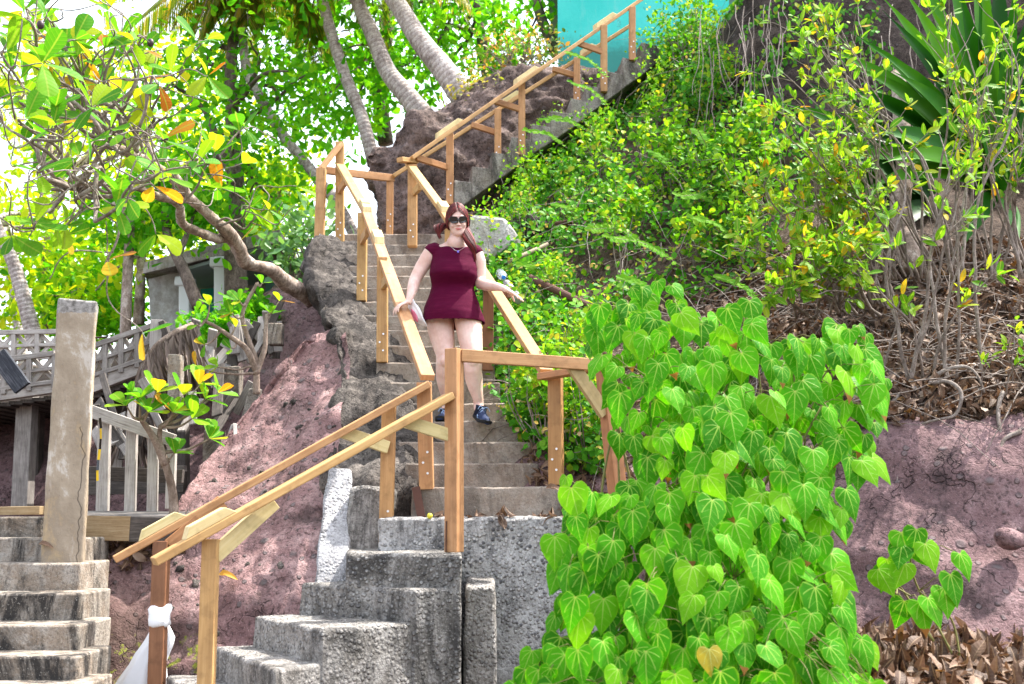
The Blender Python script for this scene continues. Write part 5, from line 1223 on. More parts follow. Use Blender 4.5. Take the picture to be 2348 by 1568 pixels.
tree('backlit_tree','tall lime green backlit tree far left of the dark trunk',[[(112,760,20,.12),(100,640,20,.11),(110,560,20,.10),(130,420,20,.07)]],[(60,120),(180,70),(330,90),(480,60),(500,300),(470,480),(330,520),(160,470),(40,380)],19,24,140,22,.48,.19,L_LIME,T_OB,BARK,LG,10)
tree('backlit_tree','low lime green tree between the derelict house and the tan pillar',[[(318,745,17,.09),(322,640,17,.09),(330,560,17.2,.07),(345,470,17.5,.05)]],[(200,520),(400,440),(520,420),(540,530),(430,545),(330,590),(250,740),(190,640)],16.5,21,90,22,.40,.17,L_LIME,T_OB,BARK,LG,8)
tree('backlit_tree','pale leaning tree at the left edge with yellow green leaves',[[(84,800,16,.13),(60,710,16,.12),(30,610,16,.10),(-15,500,16,.08)]],[(-60,440),(60,430),(200,520),(210,700),(120,760),(0,760),(-60,650)],16.5,21,90,22,.40,.17,L_LIME,T_OB,BARKPALM,LG,8)
tree('bare_trunk','two-toned pale and dark tree trunk left of the derelict house',[[(288,775,14,.075),(290,690,14,.075),(294,590,14.1,.07),(300,480,14.2,.06)]],[(230,420),(340,420),(360,520),(260,560)],14,15,18,36,.28,.14,L_TREE,T_OB,BARK,LG,4)
tree('bare_trunk','dark leaning trunk crossing in front of the derelict house',[[(458,705,13.6,.085),(432,650,13.6,.085),(405,590,13.7,.08),(388,545,13.8,.07),(380,480,14,.05)],[(405,590,13.7,.05),(430,540,13.8,.035),(450,480,14,.02)]],[(340,400),(470,400),(480,500),(370,520)],13.5,14.5,22,36,.28,.13,L_TREE,T_OB,BARKDARK,LG,4)
tree('backlit_tree','small leafy tree filling the gap behind the walkway at far left',[[(180,800,19,.07),(186,740,19,.06),(190,640,19,.05)]],[(100,620),(240,600),(300,700),(250,780),(120,780)],17.5,21,60,44,.36,.15,L_TREE,T_OB,BARK,LG,5)
tree('backlit_tree','thin lime tree behind the bushes left of the top landing',[[(640,640,19,.06),(630,540,19,.05),(640,440,19,.04)]],[(560,440),(650,330),(690,420),(680,500),(620,520),(640,600),(560,640)],18,21,60,44,.36,.15,L_LIME,T_OB,BARK,LG,5)
# ---- leaning palms: trunks in the picture, crowns mostly above it
LEAFLET=[(np.array([(0,0,0),(.028,.25,.004),(.02,.7,0),(0,1,-.08),(-.02,.7,0),(-.028,.25,.004),(0,.5,-.012)]),[(0,1,2,6),(6,2,3),(0,6,4,5),(6,3,4)],np.array([(0,0),(.03,.25),(.02,.7),(0,1),(-.02,.7),(-.03,.25),(0,.5)],float),np.zeros(7))]
def frond(mb,acc,c0,dirv,L,droop):
    d=dirv.normalized(); pts=[c0]; 
    for k in range(12):
        d=(d+Vector((0,0,-droop*.12))).normalized(); pts.append(pts[-1]+d*L/12)
    mb.tube(pts,taper(13,.025,.006),5,cap=False)
    cc=curve(pts,5)
    for i in range(8,len(cc)-1):
        t_=(cc[i+1]-cc[i]).normalized(); s=t_.cross(Vector((0,0,1)));
        if s.length<.1: s=Vector((1,0,0))
        s.normalize(); f=i/len(cc); l=.55*math.sin(math.pi*min(1,f*.85+.12))+.12
        for sg_ in (-1,1):
            acc[0].append(cc[i]); acc[1].append(s*sg_*.75+t_*.55+Vector((0,0,-.75))); acc[2].append(Vector((0,-.3,1))+Vector(rvec(1)[0])*.3); acc[3].append(l*random.uniform(.85,1.1))
def palm(label,pts,fronds,group='leaning coconut palms'):
    th=thing('coconut_palm',label,'palm',P(*pts[0][:3]),group); q=[P(*p[:3]) for p in pts]; c=wiggle(curve(q,8),.025,1.2); m=len(c)
    MB().tube(c,[ (pts[0][3]+(pts[-1][3]-pts[0][3])*min(1,(i/(m-1))**.7)) for i in range(m)],14).build('trunk',BARKPALM,th,smooth=True,recalc=False)
    mb=MB(); acc=([],[],[],[]); top=c[-1]
    for az,el_,L,dr in fronds: frond(mb,acc,top,Vector((math.cos(az)*math.cos(el_),math.sin(az)*math.cos(el_),math.sin(el_))),L,dr)
    mb.build('frond_stalk',TWIGD,th,smooth=True,recalc=False)
    leaves('frond',LEAFLET,*acc,L_PALM,th)
def ring(n,L,ph): return [(ph+2*math.pi*i/n,random.uniform(-.1,.7),L*random.uniform(.85,1.1),random.uniform(.8,1.5)) for i in range(n)]
palm('thickest leaning palm trunk rising from the cliff top',[(1065,225,13.9,.19),(1020,165,13.9,.165),(975,110,14,.15),(930,40,14.2,.14),(880,-40,14.4,.13),(790,-210,14.8,.11)],ring(11,3.0,.3))
palm('second thick palm trunk leaning left of the cliff top, with smooth pale bark',[(975,275,14.6,.17),(930,220,14.6,.15),(893,170,14.7,.13),(858,90,14.8,.11),(820,5,15,.10),(740,-190,15.4,.09)],ring(10,2.8,.9)+[(3.6,-.5,2.4,1.0)])
palm('slender palm trunk with dark left side just above the brown cliff corner',[(858,378,14.8,.10),(840,310,14.8,.10),(815,235,14.9,.095),(775,125,15,.09),(735,-10,15.2,.085),(690,-190,15.5,.08)],ring(9,2.6,.1)+[(3.3,-.35,2.6,1.2)])
palm('thinnest palm trunk curving up from behind the top left posts',[(830,580,15.2,.085),(780,480,15.2,.085),(720,400,15.2,.08),(640,300,15.3,.08),(590,210,15.4,.08),(560,130,15.5,.075),(545,-60,15.8,.07)],ring(10,2.4,.5)+[(4.2,-.3,1.5,1.5),(5.2,-.2,1.5,1.5)])
palm('far coconut palm with drooping pale fronds at the left edge',[(60,860,24,.13),(20,600,24,.12),(-40,250,24,.11),(-60,130,24,.1)],ring(10,3.2,.2))
# ---- near leaning tree with broad leathery leaves
def grape():
    base=P(712,690,10.6); th=thing('leaning_tree','knobbly tree leaning left from the rock flank with big green and orange leaves','tree',base); mb=MB()
    m1=[P(*p) for p in ((715,690,10.6),(660,648,10.3),(612,615,10.0),(565,605,9.8),(545,560,9.6),(500,510,9.3),(440,455,9.0),(385,400,8.7),(330,365,8.5),(285,345,8.3),(235,330,8.1))]
    c=wiggle(curve(m1,7),.018,2.2); n=len(c); mb.tube(c,[.082*(1-.66*(i/n)**.8)*(1+.18*noise.noise(c[i]*5)) for i in range(n)],14)
    m2=[P(*p) for p in ((575,608,9.8),(550,575,9.7),(520,545,9.6),(480,545,9.3),(430,520,9.0),(405,470,8.7),(340,440,8.4),(250,420,8.0),(150,415,7.7))]
    c2=wiggle(curve(m2,7),.05,2.2); n2=len(c2); mb.tube(c2,[.06*(1-.75*i/n2) for i in range(n2)],10)
    spine=c[int(n*.42):]+c2[int(n2*.45):]
    mbt=MB(); mb.v=[tuple(Vector(v)+noise.noise_vector(Vector(v)*14)*.012+noise.noise_vector(Vector(v)*5)*.02) for v in mb.v]
    fan=rt([(-30,60),(60,20),(150,30),(260,80),(340,150),(420,190),(470,260),(540,290),(560,400),(520,450),(400,460),(300,500),(150,530),(-30,520)],6.6,8.8,27)
    fan+=[(110,40,7.6),(300,95,7.9),(345,180,8.0),(410,170,8.1),(20,120,7.0),(70,215,7.2),(180,130,7.6),(330,120,7.9),(560,290,8.8),(575,475,9.0),(590,500,9.2),(440,370,8.4),(30,540,7.4),(250,600,8.0)]
    pos=[];T=[];N=[];S=[]
    for x,y,Y in fan:
        e_=P(x,y,Y); s=min(spine,key=lambda v:(v-e_).length*random.uniform(.6,1.4)); v=e_-s; L=v.length
        sidev=Vector(rvec(1)[0])*.22*L; pts=[s,s+v*.3+sidev*.7+Vector((0,0,-.05*L)),s+v*.62-sidev*.6+Vector((0,0,-.04*L)),e_-v.normalized()*.06*L+sidev*.3,e_]
        cc=wiggle(curve(pts,8),.06,3.2); r=.008+.010*min(1.4,L); mbt.tube(cc,taper(len(cc),r,.0055),7)
        nodes=[(cc[-1],(cc[-1]-cc[-3]).normalized(),1)]
        for k in range(random.randint(3,5)):
            i=random.randint(int(len(cc)*.25),len(cc)-4); d=((cc[i+1]-cc[i]).normalized()*.6+Vector(rvec(1)[0])*.9+Vector((0,0,.25))).normalized(); l=random.uniform(.22,.6); bend=Vector(rvec(1)[0])*.16
            tw=wiggle(curve([cc[i],cc[i]+d*l*.5+bend,cc[i]+d*l],6),.045,5); mbt.tube(tw,taper(len(tw),.0065,.004),6); nodes.append((tw[-1],(tw[-1]-tw[-3]).normalized(),random.random()<.42))
        for p,d,lv in nodes:
            if not lv: continue
            k=random.randint(2,4); a0=random.uniform(0,6.28); up_=Vector((0,-.25,1)); s1=d.cross(Vector((.3,.5,.8))).normalized(); s2=d.cross(s1)
            for j in range(k):
                a=a0+6.28*j/k; ld=(d*.55+(s1*math.cos(a)+s2*math.sin(a))*.85+Vector((0,0,.05))).normalized()
                pos.append(p+ld*.01); T.append(ld); N.append((d*.6+up_*.8+Vector(rvec(1)[0])*.3)); S.append(random.uniform(.13,.25))
    mb.build('trunk',BARK,th,smooth=True,recalc=False); mbt.build('branches',TWIG,th,smooth=True,recalc=False)
    leaves('crown',T_OB,pos,T,N,S,L_GRAPE,th)
    # dark fruits
    FRM=m_plain('purple_black_fruit',(.05,.025,.035),.5)
    for x,y,Y in ((93,57,7.3),(345,98,7.8),(378,318,8.0),(500,362,8.6),(166,372,7.8),(120,318,7.5),(288,525,8.2)): 
        p=P(x,y,Y); MB().ball(p,.026,.026,.033).build('fruit',FRM,th,smooth=True)
grape()
def young_plant(label,stems,spots,smin,smax,k=(4,7),mat=L_GRAPE,bark=TWIGD,name='young_tree',r=.03):
    th=thing(name,label,'tree',P(*stems[0][0])); mb=MB(); ends=[]
    for s in stems: c=wiggle(curve([P(*p) for p in s],8),.02,4); mb.tube(c,taper(len(c),r,r*.45),9); ends+=c
    pos=[];T=[];N=[];S=[]
    for x,y,Y in spots:
        e_=P(x,y,Y); s=min(ends,key=lambda v:(v-e_).length+.6*max(0,v.z-e_.z)); c=wiggle(curve([s,s.lerp(e_,.5)+Vector((0,0,-.03)),e_],7),.02,5); mb.tube(c,taper(len(c),r*.4,.005),6); d=(c[-1]-c[-4]).normalized()
        kk=random.randint(*k); a0=random.uniform(0,6.28); s1=d.cross(Vector((.3,.5,.8))).normalized(); s2=d.cross(s1)
        for j in range(kk):
            a=a0+6.28*j/kk; ld=(d*.5+(s1*math.cos(a)+s2*math.sin(a))*.85+Vector((0,0,.12))).normalized(); pos.append(e_); T.append(ld); N.append(d*.6+Vector((0,-.35,.9))+Vector(rvec(1)[0])*.3); S.append(random.uniform(smin,smax))
    mb.build('trunk',bark,th,smooth=True,recalc=False); leaves('foliage',T_OB,pos,T,N,S,mat,th)
young_plant('young tree with glossy leaves growing up through the weathered fence',[[(397,1180,7.75),(392,1120,7.75),(378,1060,7.7),(365,1010,7.65),(368,975,7.6)],[(378,1060,7.7),(352,1000,7.6),(325,960,7.5)]],[(290,930,7.4),(320,915,7.45),(360,900,7.5),(395,945,7.55),(420,905,7.6),(455,880,7.7),(470,915,7.7),(500,900,7.75),(440,960,7.6),(340,945,7.45),(480,1005,7.8),(400,1040,7.7)],.12,.19,r=.035)
young_plant('sparse spindly young tree with few leaves on the rock edge',[[(590,905,8.9),(588,840,8.9),(570,790,8.85),(555,720,8.8),(590,650,8.8)],[(588,850,8.9),(560,800,8.8),(520,765,8.7),(470,735,8.6)],[(588,860,8.9),(605,800,8.9),(612,720,8.9)]],[(455,745,8.5),(480,700,8.6),(530,720,8.7),(548,690,8.7),(540,750,8.7),(530,800,8.7),(500,840,8.7),(450,840,8.6),(620,720,8.9),(640,690,8.9),(600,650,8.8),(470,790,8.6)],.09,.14,(2,5),r=.03)
def bush(name,label,poly,Y0,Y1,ncl,per,crad,ls,mat,tm=T_OB,stemn=10,cat='bush'):
    cl=[P(*p) for p in rt(poly,Y0,Y1,ncl)]; bx=sum(p[0] for p in poly)/len(poly); by=max(p[1] for p in poly)
    base=P(bx,by,(Y0+Y1)/2); th=thing(name,label,cat,base); mb=MB()
    for k in range(stemn): e_=random.choice(cl); c=wiggle(curve([base+Vector((random.uniform(-.2,.2),0,0)),base.lerp(e_,.5)+Vector((random.uniform(-.1,.1),0,.1)),e_],6),.04,3); mb.tube(c,taper(len(c),.014,.005),5,cap=False)
    mb.build('stem',TWIG,th,smooth=True,recalc=False); cs=np.array([tuple(v) for v in cl]); pos=np.repeat(cs,per,0)+rng.normal(size=(ncl*per,3))*np.array([crad,crad,crad*.7])
    leaves('foliage',tm,pos,rvec(len(pos))+np.array([0,-.2,-.1]),rvec(len(pos))*.7+np.array([0,-.3,.7]),rng.uniform(ls*.6,ls*1.2,len(pos)),mat,th)
bush('green_bush','dense green bush in front of the derelict house porch',[(450,745),(500,725),(560,695),(610,690),(610,740),(540,780),(450,765)],11.5,12.3,34,32,.10,.10,L_TREE)
bush('grey_leaved_bush','loose bluish green bush behind the top left posts',[(640,560),(680,520),(715,460),(735,500),(730,580),(690,640),(640,660)],12,12.8,26,16,.17,.13,m_leaf('blue_green_leaf',[(.0,(.08,.24,.08)),(1,(.20,.38,.12))],.4,.4))
bush('dry_shrub','dry twiggy shrub with orange leaves on the brown cliff top',[(1060,190),(1110,110),(1180,60),(1270,60),(1285,140),(1200,165),(1120,185)],14,14.8,50,14,.16,.075,m_leaf('dry_mixed_leaf',[(.0,(.10,.26,.03)),(.5,(.25,.32,.04)),(.75,(.50,.36,.10)),(1,(.50,.20,.04))],.4,.5),T_SM,40)
bush('grassy_shrub','thin grassy shrub at the foot of the thick palm',[(1040,240),(1080,190),(1140,180),(1120,215),(1060,250)],13.4,13.9,30,14,.12,.07,m_leaf('dry_grass_leaf',[(.0,(.20,.30,.03)),(.6,(.40,.33,.08)),(1,(.45,.30,.12))],.4,.6),T_SM,20)
bush('leafy_shrub','leafy shrub growing in front of the turquoise wall corner',[(1490,130),(1520,40),(1570,-10),(1650,30),(1660,130),(1560,170)],12.4,13.2,60,26,.14,.08,L_VINE,T_EL,20)
# dead hanging frond
th=thing('dead_palm_frond','dead brown palm frond drooping off the end of the walkway','frond',P(420,760,9.6)); mb=MB(); acc=([],[],[],[])
cc=curve([P(440,745,9.7),P(395,765,9.5),P(350,800,9.35),(P(325,860,9.3)),P(318,930,9.3)],8); mb.tube(cc,taper(len(cc),.03,.008),6)
for i in range(len(cc)):
    for k in range(14):
        acc[0].append(cc[i]+Vector((random.uniform(-.03,.05),random.uniform(-.05,.05),0))); acc[1].append(Vector((random.gauss(.12,.22),random.gauss(-.05,.2),-1))); acc[2].append(Vector((0,-1,.2))+Vector(rvec(1)[0])*.5); acc[3].append(random.uniform(.35,.75))
mb.build('stalk',TWIGD,th,smooth=True); leaves('leaflets',LEAFLET,*acc,L_DEAD,th)
# ================================================================== OLD WALKWAY, FENCE AND HOUSE ON THE LEFT
def plank(parent,name,a,b,w,h,mat=GREYWOOD,up=(0,0,1)): return bar(parent,name,a,b,w,h,mat,up)
def balustrade(label,tl,tr,bl,br,nb,mats=GREYWOOD,post_w=.07,rw=.05,midrail=True):
    """top-left, top-right, bottom-left, bottom-right picture points with depth"""
    tl,tr,bl,br=[P(*q) for q in (tl,tr,bl,br)]; th=thing('balustrade',label,'balustrade',bl,'weathered balustrades of the walkway')
    plank(th,'rail',tl,tr,.06,rw,mats); plank(th,'rail',bl.lerp(tl,.06),br.lerp(tr,.06),.05,rw*.8,mats)
    if midrail: plank(th,'rail',bl.lerp(tl,.52),br.lerp(tr,.52),.04,rw*.7,mats)
    for i in range(nb+1):
        f=i/nb; a=bl.lerp(br,f); b=tl.lerp(tr,f); plank(th,'post',a-Vector((0,0,.04)),b,post_w*.7,post_w*.7,mats,up=(0,1,0))
        if i<nb:
            a2=bl.lerp(br,(i+1)/nb); b2=tl.lerp(tr,(i+1)/nb)
            dy=Vector((0,.022,0)); plank(th,'cross_brace',a.lerp(b,.08)+dy,b2.lerp(a2,.03)+dy,.02,.045,mats,up=(0,1,0)) if False else None
            MB().beam(a.lerp(b,.08)+dy,b2+dy,.02,.042).build('cross_brace',mats,th); MB().beam(b+dy*2.1,a2.lerp(b2,.08)+dy*2.1,.02,.042).build('cross_brace',mats,th)
    return th
wk=thing('wooden_walkway','old grey timber walkway deck rising to the right past the tan pillar','walkway',P(130,900,10.6))
plank(wk,'deck_beam',(-420,965,10.6),(140,884,10.6),.10,.13,PALEWOOD); plank(wk,'deck_beam',(200,888,10.6),(418,802,10.6),.10,.16,PALEWOOD)
for i in range(16):
    f=i/15; a=P(200,898,10.6).lerp(P(418,814,10.6),f); plank(wk,'deck_board',a+Vector((0,.02,-.06)),a+Vector((0,1.5,-.06)),.13,.035,DARKWOOD)
for i in range(22):
    f=i/21; a=P(-420,976,10.6).lerp(P(140,896,10.6),f); plank(wk,'deck_board',a+Vector((0,.02,-.05)),a+Vector((0,1.5,-.05)),.13,.035,DARKWOOD)
plank(wk,'leg',(65,895,10.9),(50,1180,10.9),.16,.16,GREYWOOD,up=(0,1,0)); plank(wk,'leg',(85,905,11.4),(75,1190,11.4),.13,.13,DARKWOOD,up=(0,1,0)); plank(wk,'leg',(410,815,10.75),(412,1150,10.75),.16,.16,DARKWOOD,up=(0,1,0))
plank(wk,'joist',(200,945,11.3),(430,905,11.3),.08,.16,DARKWOOD)
balustrade('near balustrade with crossed braces right of the tan pillar',(205,797,10.55),(352,746,10.55),(205,868,10.55),(352,822,10.55),4)
balustrade('near balustrade with star braces left of the tan pillar',(-400,880,10.55),(126,810,10.55),(-400,945,10.55),(126,880,10.55),9)
balustrade('far balustrade showing behind the near one at the left edge',(-400,770,12.0),(140,760,12.0),(-400,845,12.0),(140,822,12.0),10,PALEWOOD)
balustrade('bleached balustrade of the derelict house porch',(400,770,12.9),(620,700,12.9),(400,830,12.9),(620,770,12.9),5,PALEWOOD)
th=thing('gate_post','thick weathered post at the upper end of the near balustrade','post',P(358,830,10.5)); plank(th,'shaft',(358,835,10.5),(364,735,10.5),.12,.12,PALEWOOD,up=(0,1,0)); plank(th,'brace',(372,738,10.45),(402,818,10.45),.06,.10,DARKWOOD,up=(0,1,0)); plank(th,'brace',(360,745,10.55),(352,812,10.5),.05,.05,GREYWOOD,up=(0,1,0))
o=MB().beam(P(-5,812,9.9),P(52,890,9.9),.05,.16).build('fallen_plank',m_grey('blue_black_plank',(.02,.022,.03),(.06,.065,.08),(.22,.22,.25)),None,bevel=.004); tag(o,'dark blue black plank slanting across the balustrade at the left edge','plank')
for lab,a,b,w in (('short grey concrete post with a square top beside the dead frond',(398,925,9.0),(398,812,9.0),.11),('leaning grey post standing behind the small fence at the rock edge',(483,1080,9.2),(487,985,9.2),.15),('pale square post on the rock edge under the spindly tree',(528,930,9.6),(530,840,9.6),.15),('blackened narrow stump by the pink rock edge',(566,960,9.1),(583,890,9.1),.10),('pale stump standing left of the pink rock crest',(628,790,9.9),(630,740,9.9),.13)):
    o=rough('post',(lambda p,q:[p+Vector((-w/2,0,0)),p+Vector((w/2,0,0)),p+Vector((w/2,w,0)),p+Vector((-w/2,w,0)),q+Vector((-w/2,0,0)),q+Vector((w/2,0,0)),q+Vector((w/2,w,0)),q+Vector((-w/2,w,0))])(P(*a),P(*b)),CONC_DARK if 'black' in lab else CONC_LEFT,None,.05,.008,7,.01); tag(o,lab,'post')
# weathered board fence
fe=thing('board_fence','bleached board fence with a sloping top rail just right of the tan pillar','fence',P(300,1180,8.0))
MB().beam(P(196,938,7.95),P(398,1010,7.95),.07,.09).build('rail',PALEWOOD,fe,bevel=.004)
for xa,ya,xb,yb,w in ((240,962,235,1182,.085),(303,985,298,1184,.075),(352,1004,349,1178,.07),(395,1012,390,1166,.062)):
    plank(fe,'board',(xb,yb,8.0),(xa,ya,8.0),w,.055,PALEWOOD,up=(0,1,0))
plank(fe,'rail',(196,1084,8.12),(420,1092,8.12),.06,.10,DARKWOOD)
dk=thing('deck_edge','low tan plank deck edge between the left steps and the pink rock','deck',P(300,1240,7.6))
for i,(x0,x1,y,m) in enumerate(((190,300,1210,TANWOOD),(300,432,1213,DARKWOOD))): plank(dk,'fascia',(x0,y,7.45),(x1,y+2,7.45),.05,.165,m)
for i in range(5): plank(dk,'deck_board',(190,1186-i*2.4,7.5+i*.13),(440,1188-i*2.4,7.5+i*.13),.12,.035,GREYWOOD)
plank(dk,'sleeper',(-60,1172,7.75),(99,1170,7.75),.12,.06,TANWOOD); plank(dk,'beam',(200,1110,9.2),(425,1105,9.2),.1,.18,DARKWOOD); plank(dk,'beam',(200,1085,9.6),(425,1080,9.6),.1,.10,GREYWOOD)
# leaning boards heap behind the fence
hp=thing('broken_boards','heap of broken grey boards leaning behind the bleached fence','boards',P(330,1100,8.6))
for i in range(22):
    x=random.uniform(215,560); y=random.uniform(940,1080); 
    if x>430 and y>1000: y-=80
    a=random.uniform(-.9,.9); L=random.uniform(60,130); plank(hp,'board',(x,y,8.7+random.uniform(0,.8)),(x+math.sin(a)*L*.6,y-math.cos(a)*L,8.8+random.uniform(0,.8)),random.uniform(.05,.09),.02,random.choice([GREYWOOD,PALEWOOD,DARKWOOD]),up=(0,1,0))
hp2=thing('broken_boards','jumble of upright grey boards below the derelict porch','boards',P(480,880,10.2))
for i in range(26):
    x=random.uniform(400,640); y=random.uniform(830,900)-max(0,(x-480))*.45; a=random.gauss(0,.35); L=random.uniform(50,110); plank(hp2,'board',(x,y,10.1+random.uniform(0,.6)),(x+math.sin(a)*L,y-math.cos(a)*L,10.2+random.uniform(0,.6)),random.uniform(.05,.1),.025,random.choice([GREYWOOD,PALEWOOD,DARKWOOD]),up=(0,1,0))
def tent(label,pk,legs,mat):
    th=thing('plank_trestle',label,'trestle',P(*legs[0]))
    for l in legs: plank(th,'leg',l,pk,.03,.055,mat)
tent('grey tent shaped trestle of planks at the edge of the pink rock',(538,975,8.75),[(512,1050,8.7),(540,1060,8.6),(565,1035,8.8),(528,1045,9.0)],PALEWOOD)
# small notice on the trestle
sg=thing('notice_board','small white notice with red and black print by the plank trestle','sign',P(545,1045,8.66)); SW=m_plain('white_sign_board',(.80,.80,.80),.5,.3,.1,20); RED=m_plain('red_print',(.65,.02,.03),.5); BK=m_plain('black_print',(.02,.02,.02),.6)
a=P(541,1064,8.66); b=P(551,1032,8.66); MB().prism([(a.x-.005,8.66),(b.x+.01,8.66),(b.x+.01,8.668),(a.x-.005,8.668)],a.z,b.z).build('board',SW,sg)
MB().tube([Vector(((a.x+b.x)/2+.002,8.6585,b.z-.022)),Vector(((a.x+b.x)/2+.002,8.6545,b.z-.022))],.014,18).build('red_disc',RED,sg)
cu=bpy.data.curves.new('text','FONT'); cu.body='NOT'; cu.size=.026; cu.align_x='CENTER'; cu.extrude=.0008; to=bpy.data.objects.new('tmp_text',cu); C.objects.link(to)
dg=bpy.context.evaluated_depsgraph_get(); me=bpy.data.meshes.new_from_object(to.evaluated_get(dg)); bpy.data.objects.remove(to)
me.transform(Matrix.Translation(Vector(((a.x+b.x)/2+.002,8.6575,a.z+.022)))@Matrix.Rotation(math.pi/2,4,'X')); me.materials.clear(); link('lettering',me,BK,sg)
# hazard tape strips
tp=thing('hazard_tape','black and yellow striped tape hanging beside the tan pillar','tape',P(228,1090,7.3))
YEL=m_plain('yellow_tape',(.80,.55,.02),.45); 
for i in range(6):
    y0=958+i*24; mb=MB(); x=229+3*math.sin(i*.9); x2=229+3*math.sin((i+1)*.9)-(.6*i); a0=P(x-.6*i,y0,7.3); a1=P(x2,y0+24.0,7.3+.02*math.sin(i)); mb.beam(a0,a1,.017,.0015,up=(.5*math.sin(i*1.3),1,0)); mb.build('strip',YEL if i%2 else BLK,tp)
# derelict house
HW=m_concrete('flaking_white_paint',(.56,.56,.55),(.20,.17,.15),(.74,.75,.75),.4,.1,brown=(.48,.44,.40)); TURQ=m_plain('turquoise_paint',(.05,.50,.47),.6,.3,.15,8); CEIL=m_plain('pale_blue_ceiling',(.46,.62,.62),.7,.2,.25,4); WPOST=m_plain('white_post_paint',(.78,.80,.82),.6,.3,.1,9)
ho=thing('derelict_house','derelict white house with sagging roof and turquoise door behind the trees','house',P(470,720,15.6))
pA=P(335,620,16.2); pB=P(640,545,15.2); zt=pB.z
def quadslab(name,pts,th_,mat): 
    v=[P(*p) for p in pts]; w_=[q+Vector((0,.02,th_)) for q in v]; return MB().add(v+w_,[[0,1,2,3],[7,6,5,4],[0,4,5,1],[1,5,6,2],[2,6,7,3],[3,7,4,0]]) or None
def slab(name,pts,off,mat):
    v=[P(*p) if not isinstance(p,Vector) else p for p in pts]; w_=[q+Vector(off) for q in v]; mb=MB(); n=len(v); mb.add(v+w_,[list(range(n))[::-1],[n+i for i in range(n)]]+[[i,(i+1)%n,n+(i+1)%n,n+i] for i in range(n)]); return mb.build(name,mat,ho)
slab('wall',[(340,640,16.4),(425,618,16.6),(425,790,16.6),(345,745,16.4)],(0,.15,0),HW)
slab('wall',[(425,650,18.0),(660,640,18.0),(660,800,18.0),(425,800,18.0)],(0,.15,0),HW)
slab('ceiling',[(425,620,16.3),(600,570,15.4),(655,650,18.0),(425,662,18.0)],(0,0,.05),CEIL)
rf=slab('roof',[(330,622,16.0),(420,598,16.0),(640,548,15.1),(700,640,18.6),(340,660,18.6)],(0,0,.14),m_concrete('rotten_roof_board',(.34,.30,.27),(.08,.07,.065),(.55,.50,.47),.7,.2))
slab('fascia',[(330,628,15.96),(640,556,15.06),(640,543,15.06),(330,616,15.96)],(0,-.04,0),m_concrete('old_fascia',(.42,.38,.35),(.12,.10,.09),(.60,.56,.54),.6,.2))
slab('door',[(462,664,17.9),(492,662,17.9),(492,780,17.9),(462,780,17.9)],(0,-.06,0),TURQ)
slab('window_panel',[(610,640,17.9),(640,640,17.9),(640,740,17.9),(610,740,17.9)],(0,-.06,0),m_plain('pale_turquoise',(.25,.62,.62),.6,.3,.2,6))
for x,Y in ((506,15.4),(425,16.2)):
    t0,t1=(590,800) if x==506 else (634,800)
    c=MB(); a=P(x,t1,Y); b=P(x,t0,Y); c.beam(a,b,.16,.16,up=(0,1,0)); c.beam(b-Vector((0,0,.16)),b-Vector((0,0,.02)),.26,.22,up=(0,1,0)); c.build('porch_post',WPOST,ho,bevel=.015)
slab('porch_rail',[(425,735,15.9),(600,700,15.3),(600,706,15.3),(425,741,15.9)],(0,.06,0),WPOST)
# turquoise building above
def m_turq():
    t=NT('stained_turquoise_render'); p=t.obj(); n=t.noise(p,1.2,5,.65); n2=t.noise(t.mapping(p,(2.5,2.5,.5)),2.2,6,.75); n3=t.noise(p,18,4,.7); sz=t.n('ShaderNodeSeparateXYZ',Vector=p).outputs[2]
    col=t.ramp(n,[(.35,(.05,.58,.52)),(.65,(.09,.66,.60))]); col=t.mix(t.ramp(n2,[(.52,0.0),(.70,.6)]),col,(.22,.62,.57)); col=t.mix(t.ramp(t.noise(p,3.1,6,.8),[(.60,0.0),(.66,.75)]),col,(.05,.20,.17))
    low=t.ramp(t.math('ADD',t.math('SUBTRACT',sz,P(1330,175,15.5).z),t.math('MULTIPLY',n3,-.35)),[(.0,.75),(.35,0.0)]); col=t.mix(low,col,(.04,.16,.13))
    return t.done(t.bsdf(col,.75,t.bump(n3,.3,.01),.25))
TQ=m_turq(); 
a=P(1279,150,15.2); b=P(1590,190,14.6); zb=P(1440,215,14.9).z; ztop=P(1440,-150,14.9).z
tb=thing('turquoise_building','turquoise painted building wall at the top of the upper flight','building',(a.x,15.2,zb))
MB().prism([(a.x,15.2),(b.x+.6,14.9),(b.x+1.2,18.5),(a.x+.3,18.9)],zb-.4,ztop).build('wall',TQ,tb)
MB().prism([(a.x-.25,14.95),(b.x+.85,14.65),(b.x+1.4,18.8),(a.x+.1,19.2)],ztop+.003,ztop+.2).build('roof',m_plain('grey_roof_sheet',(.30,.30,.30),.6,.4,.3,6),tb)
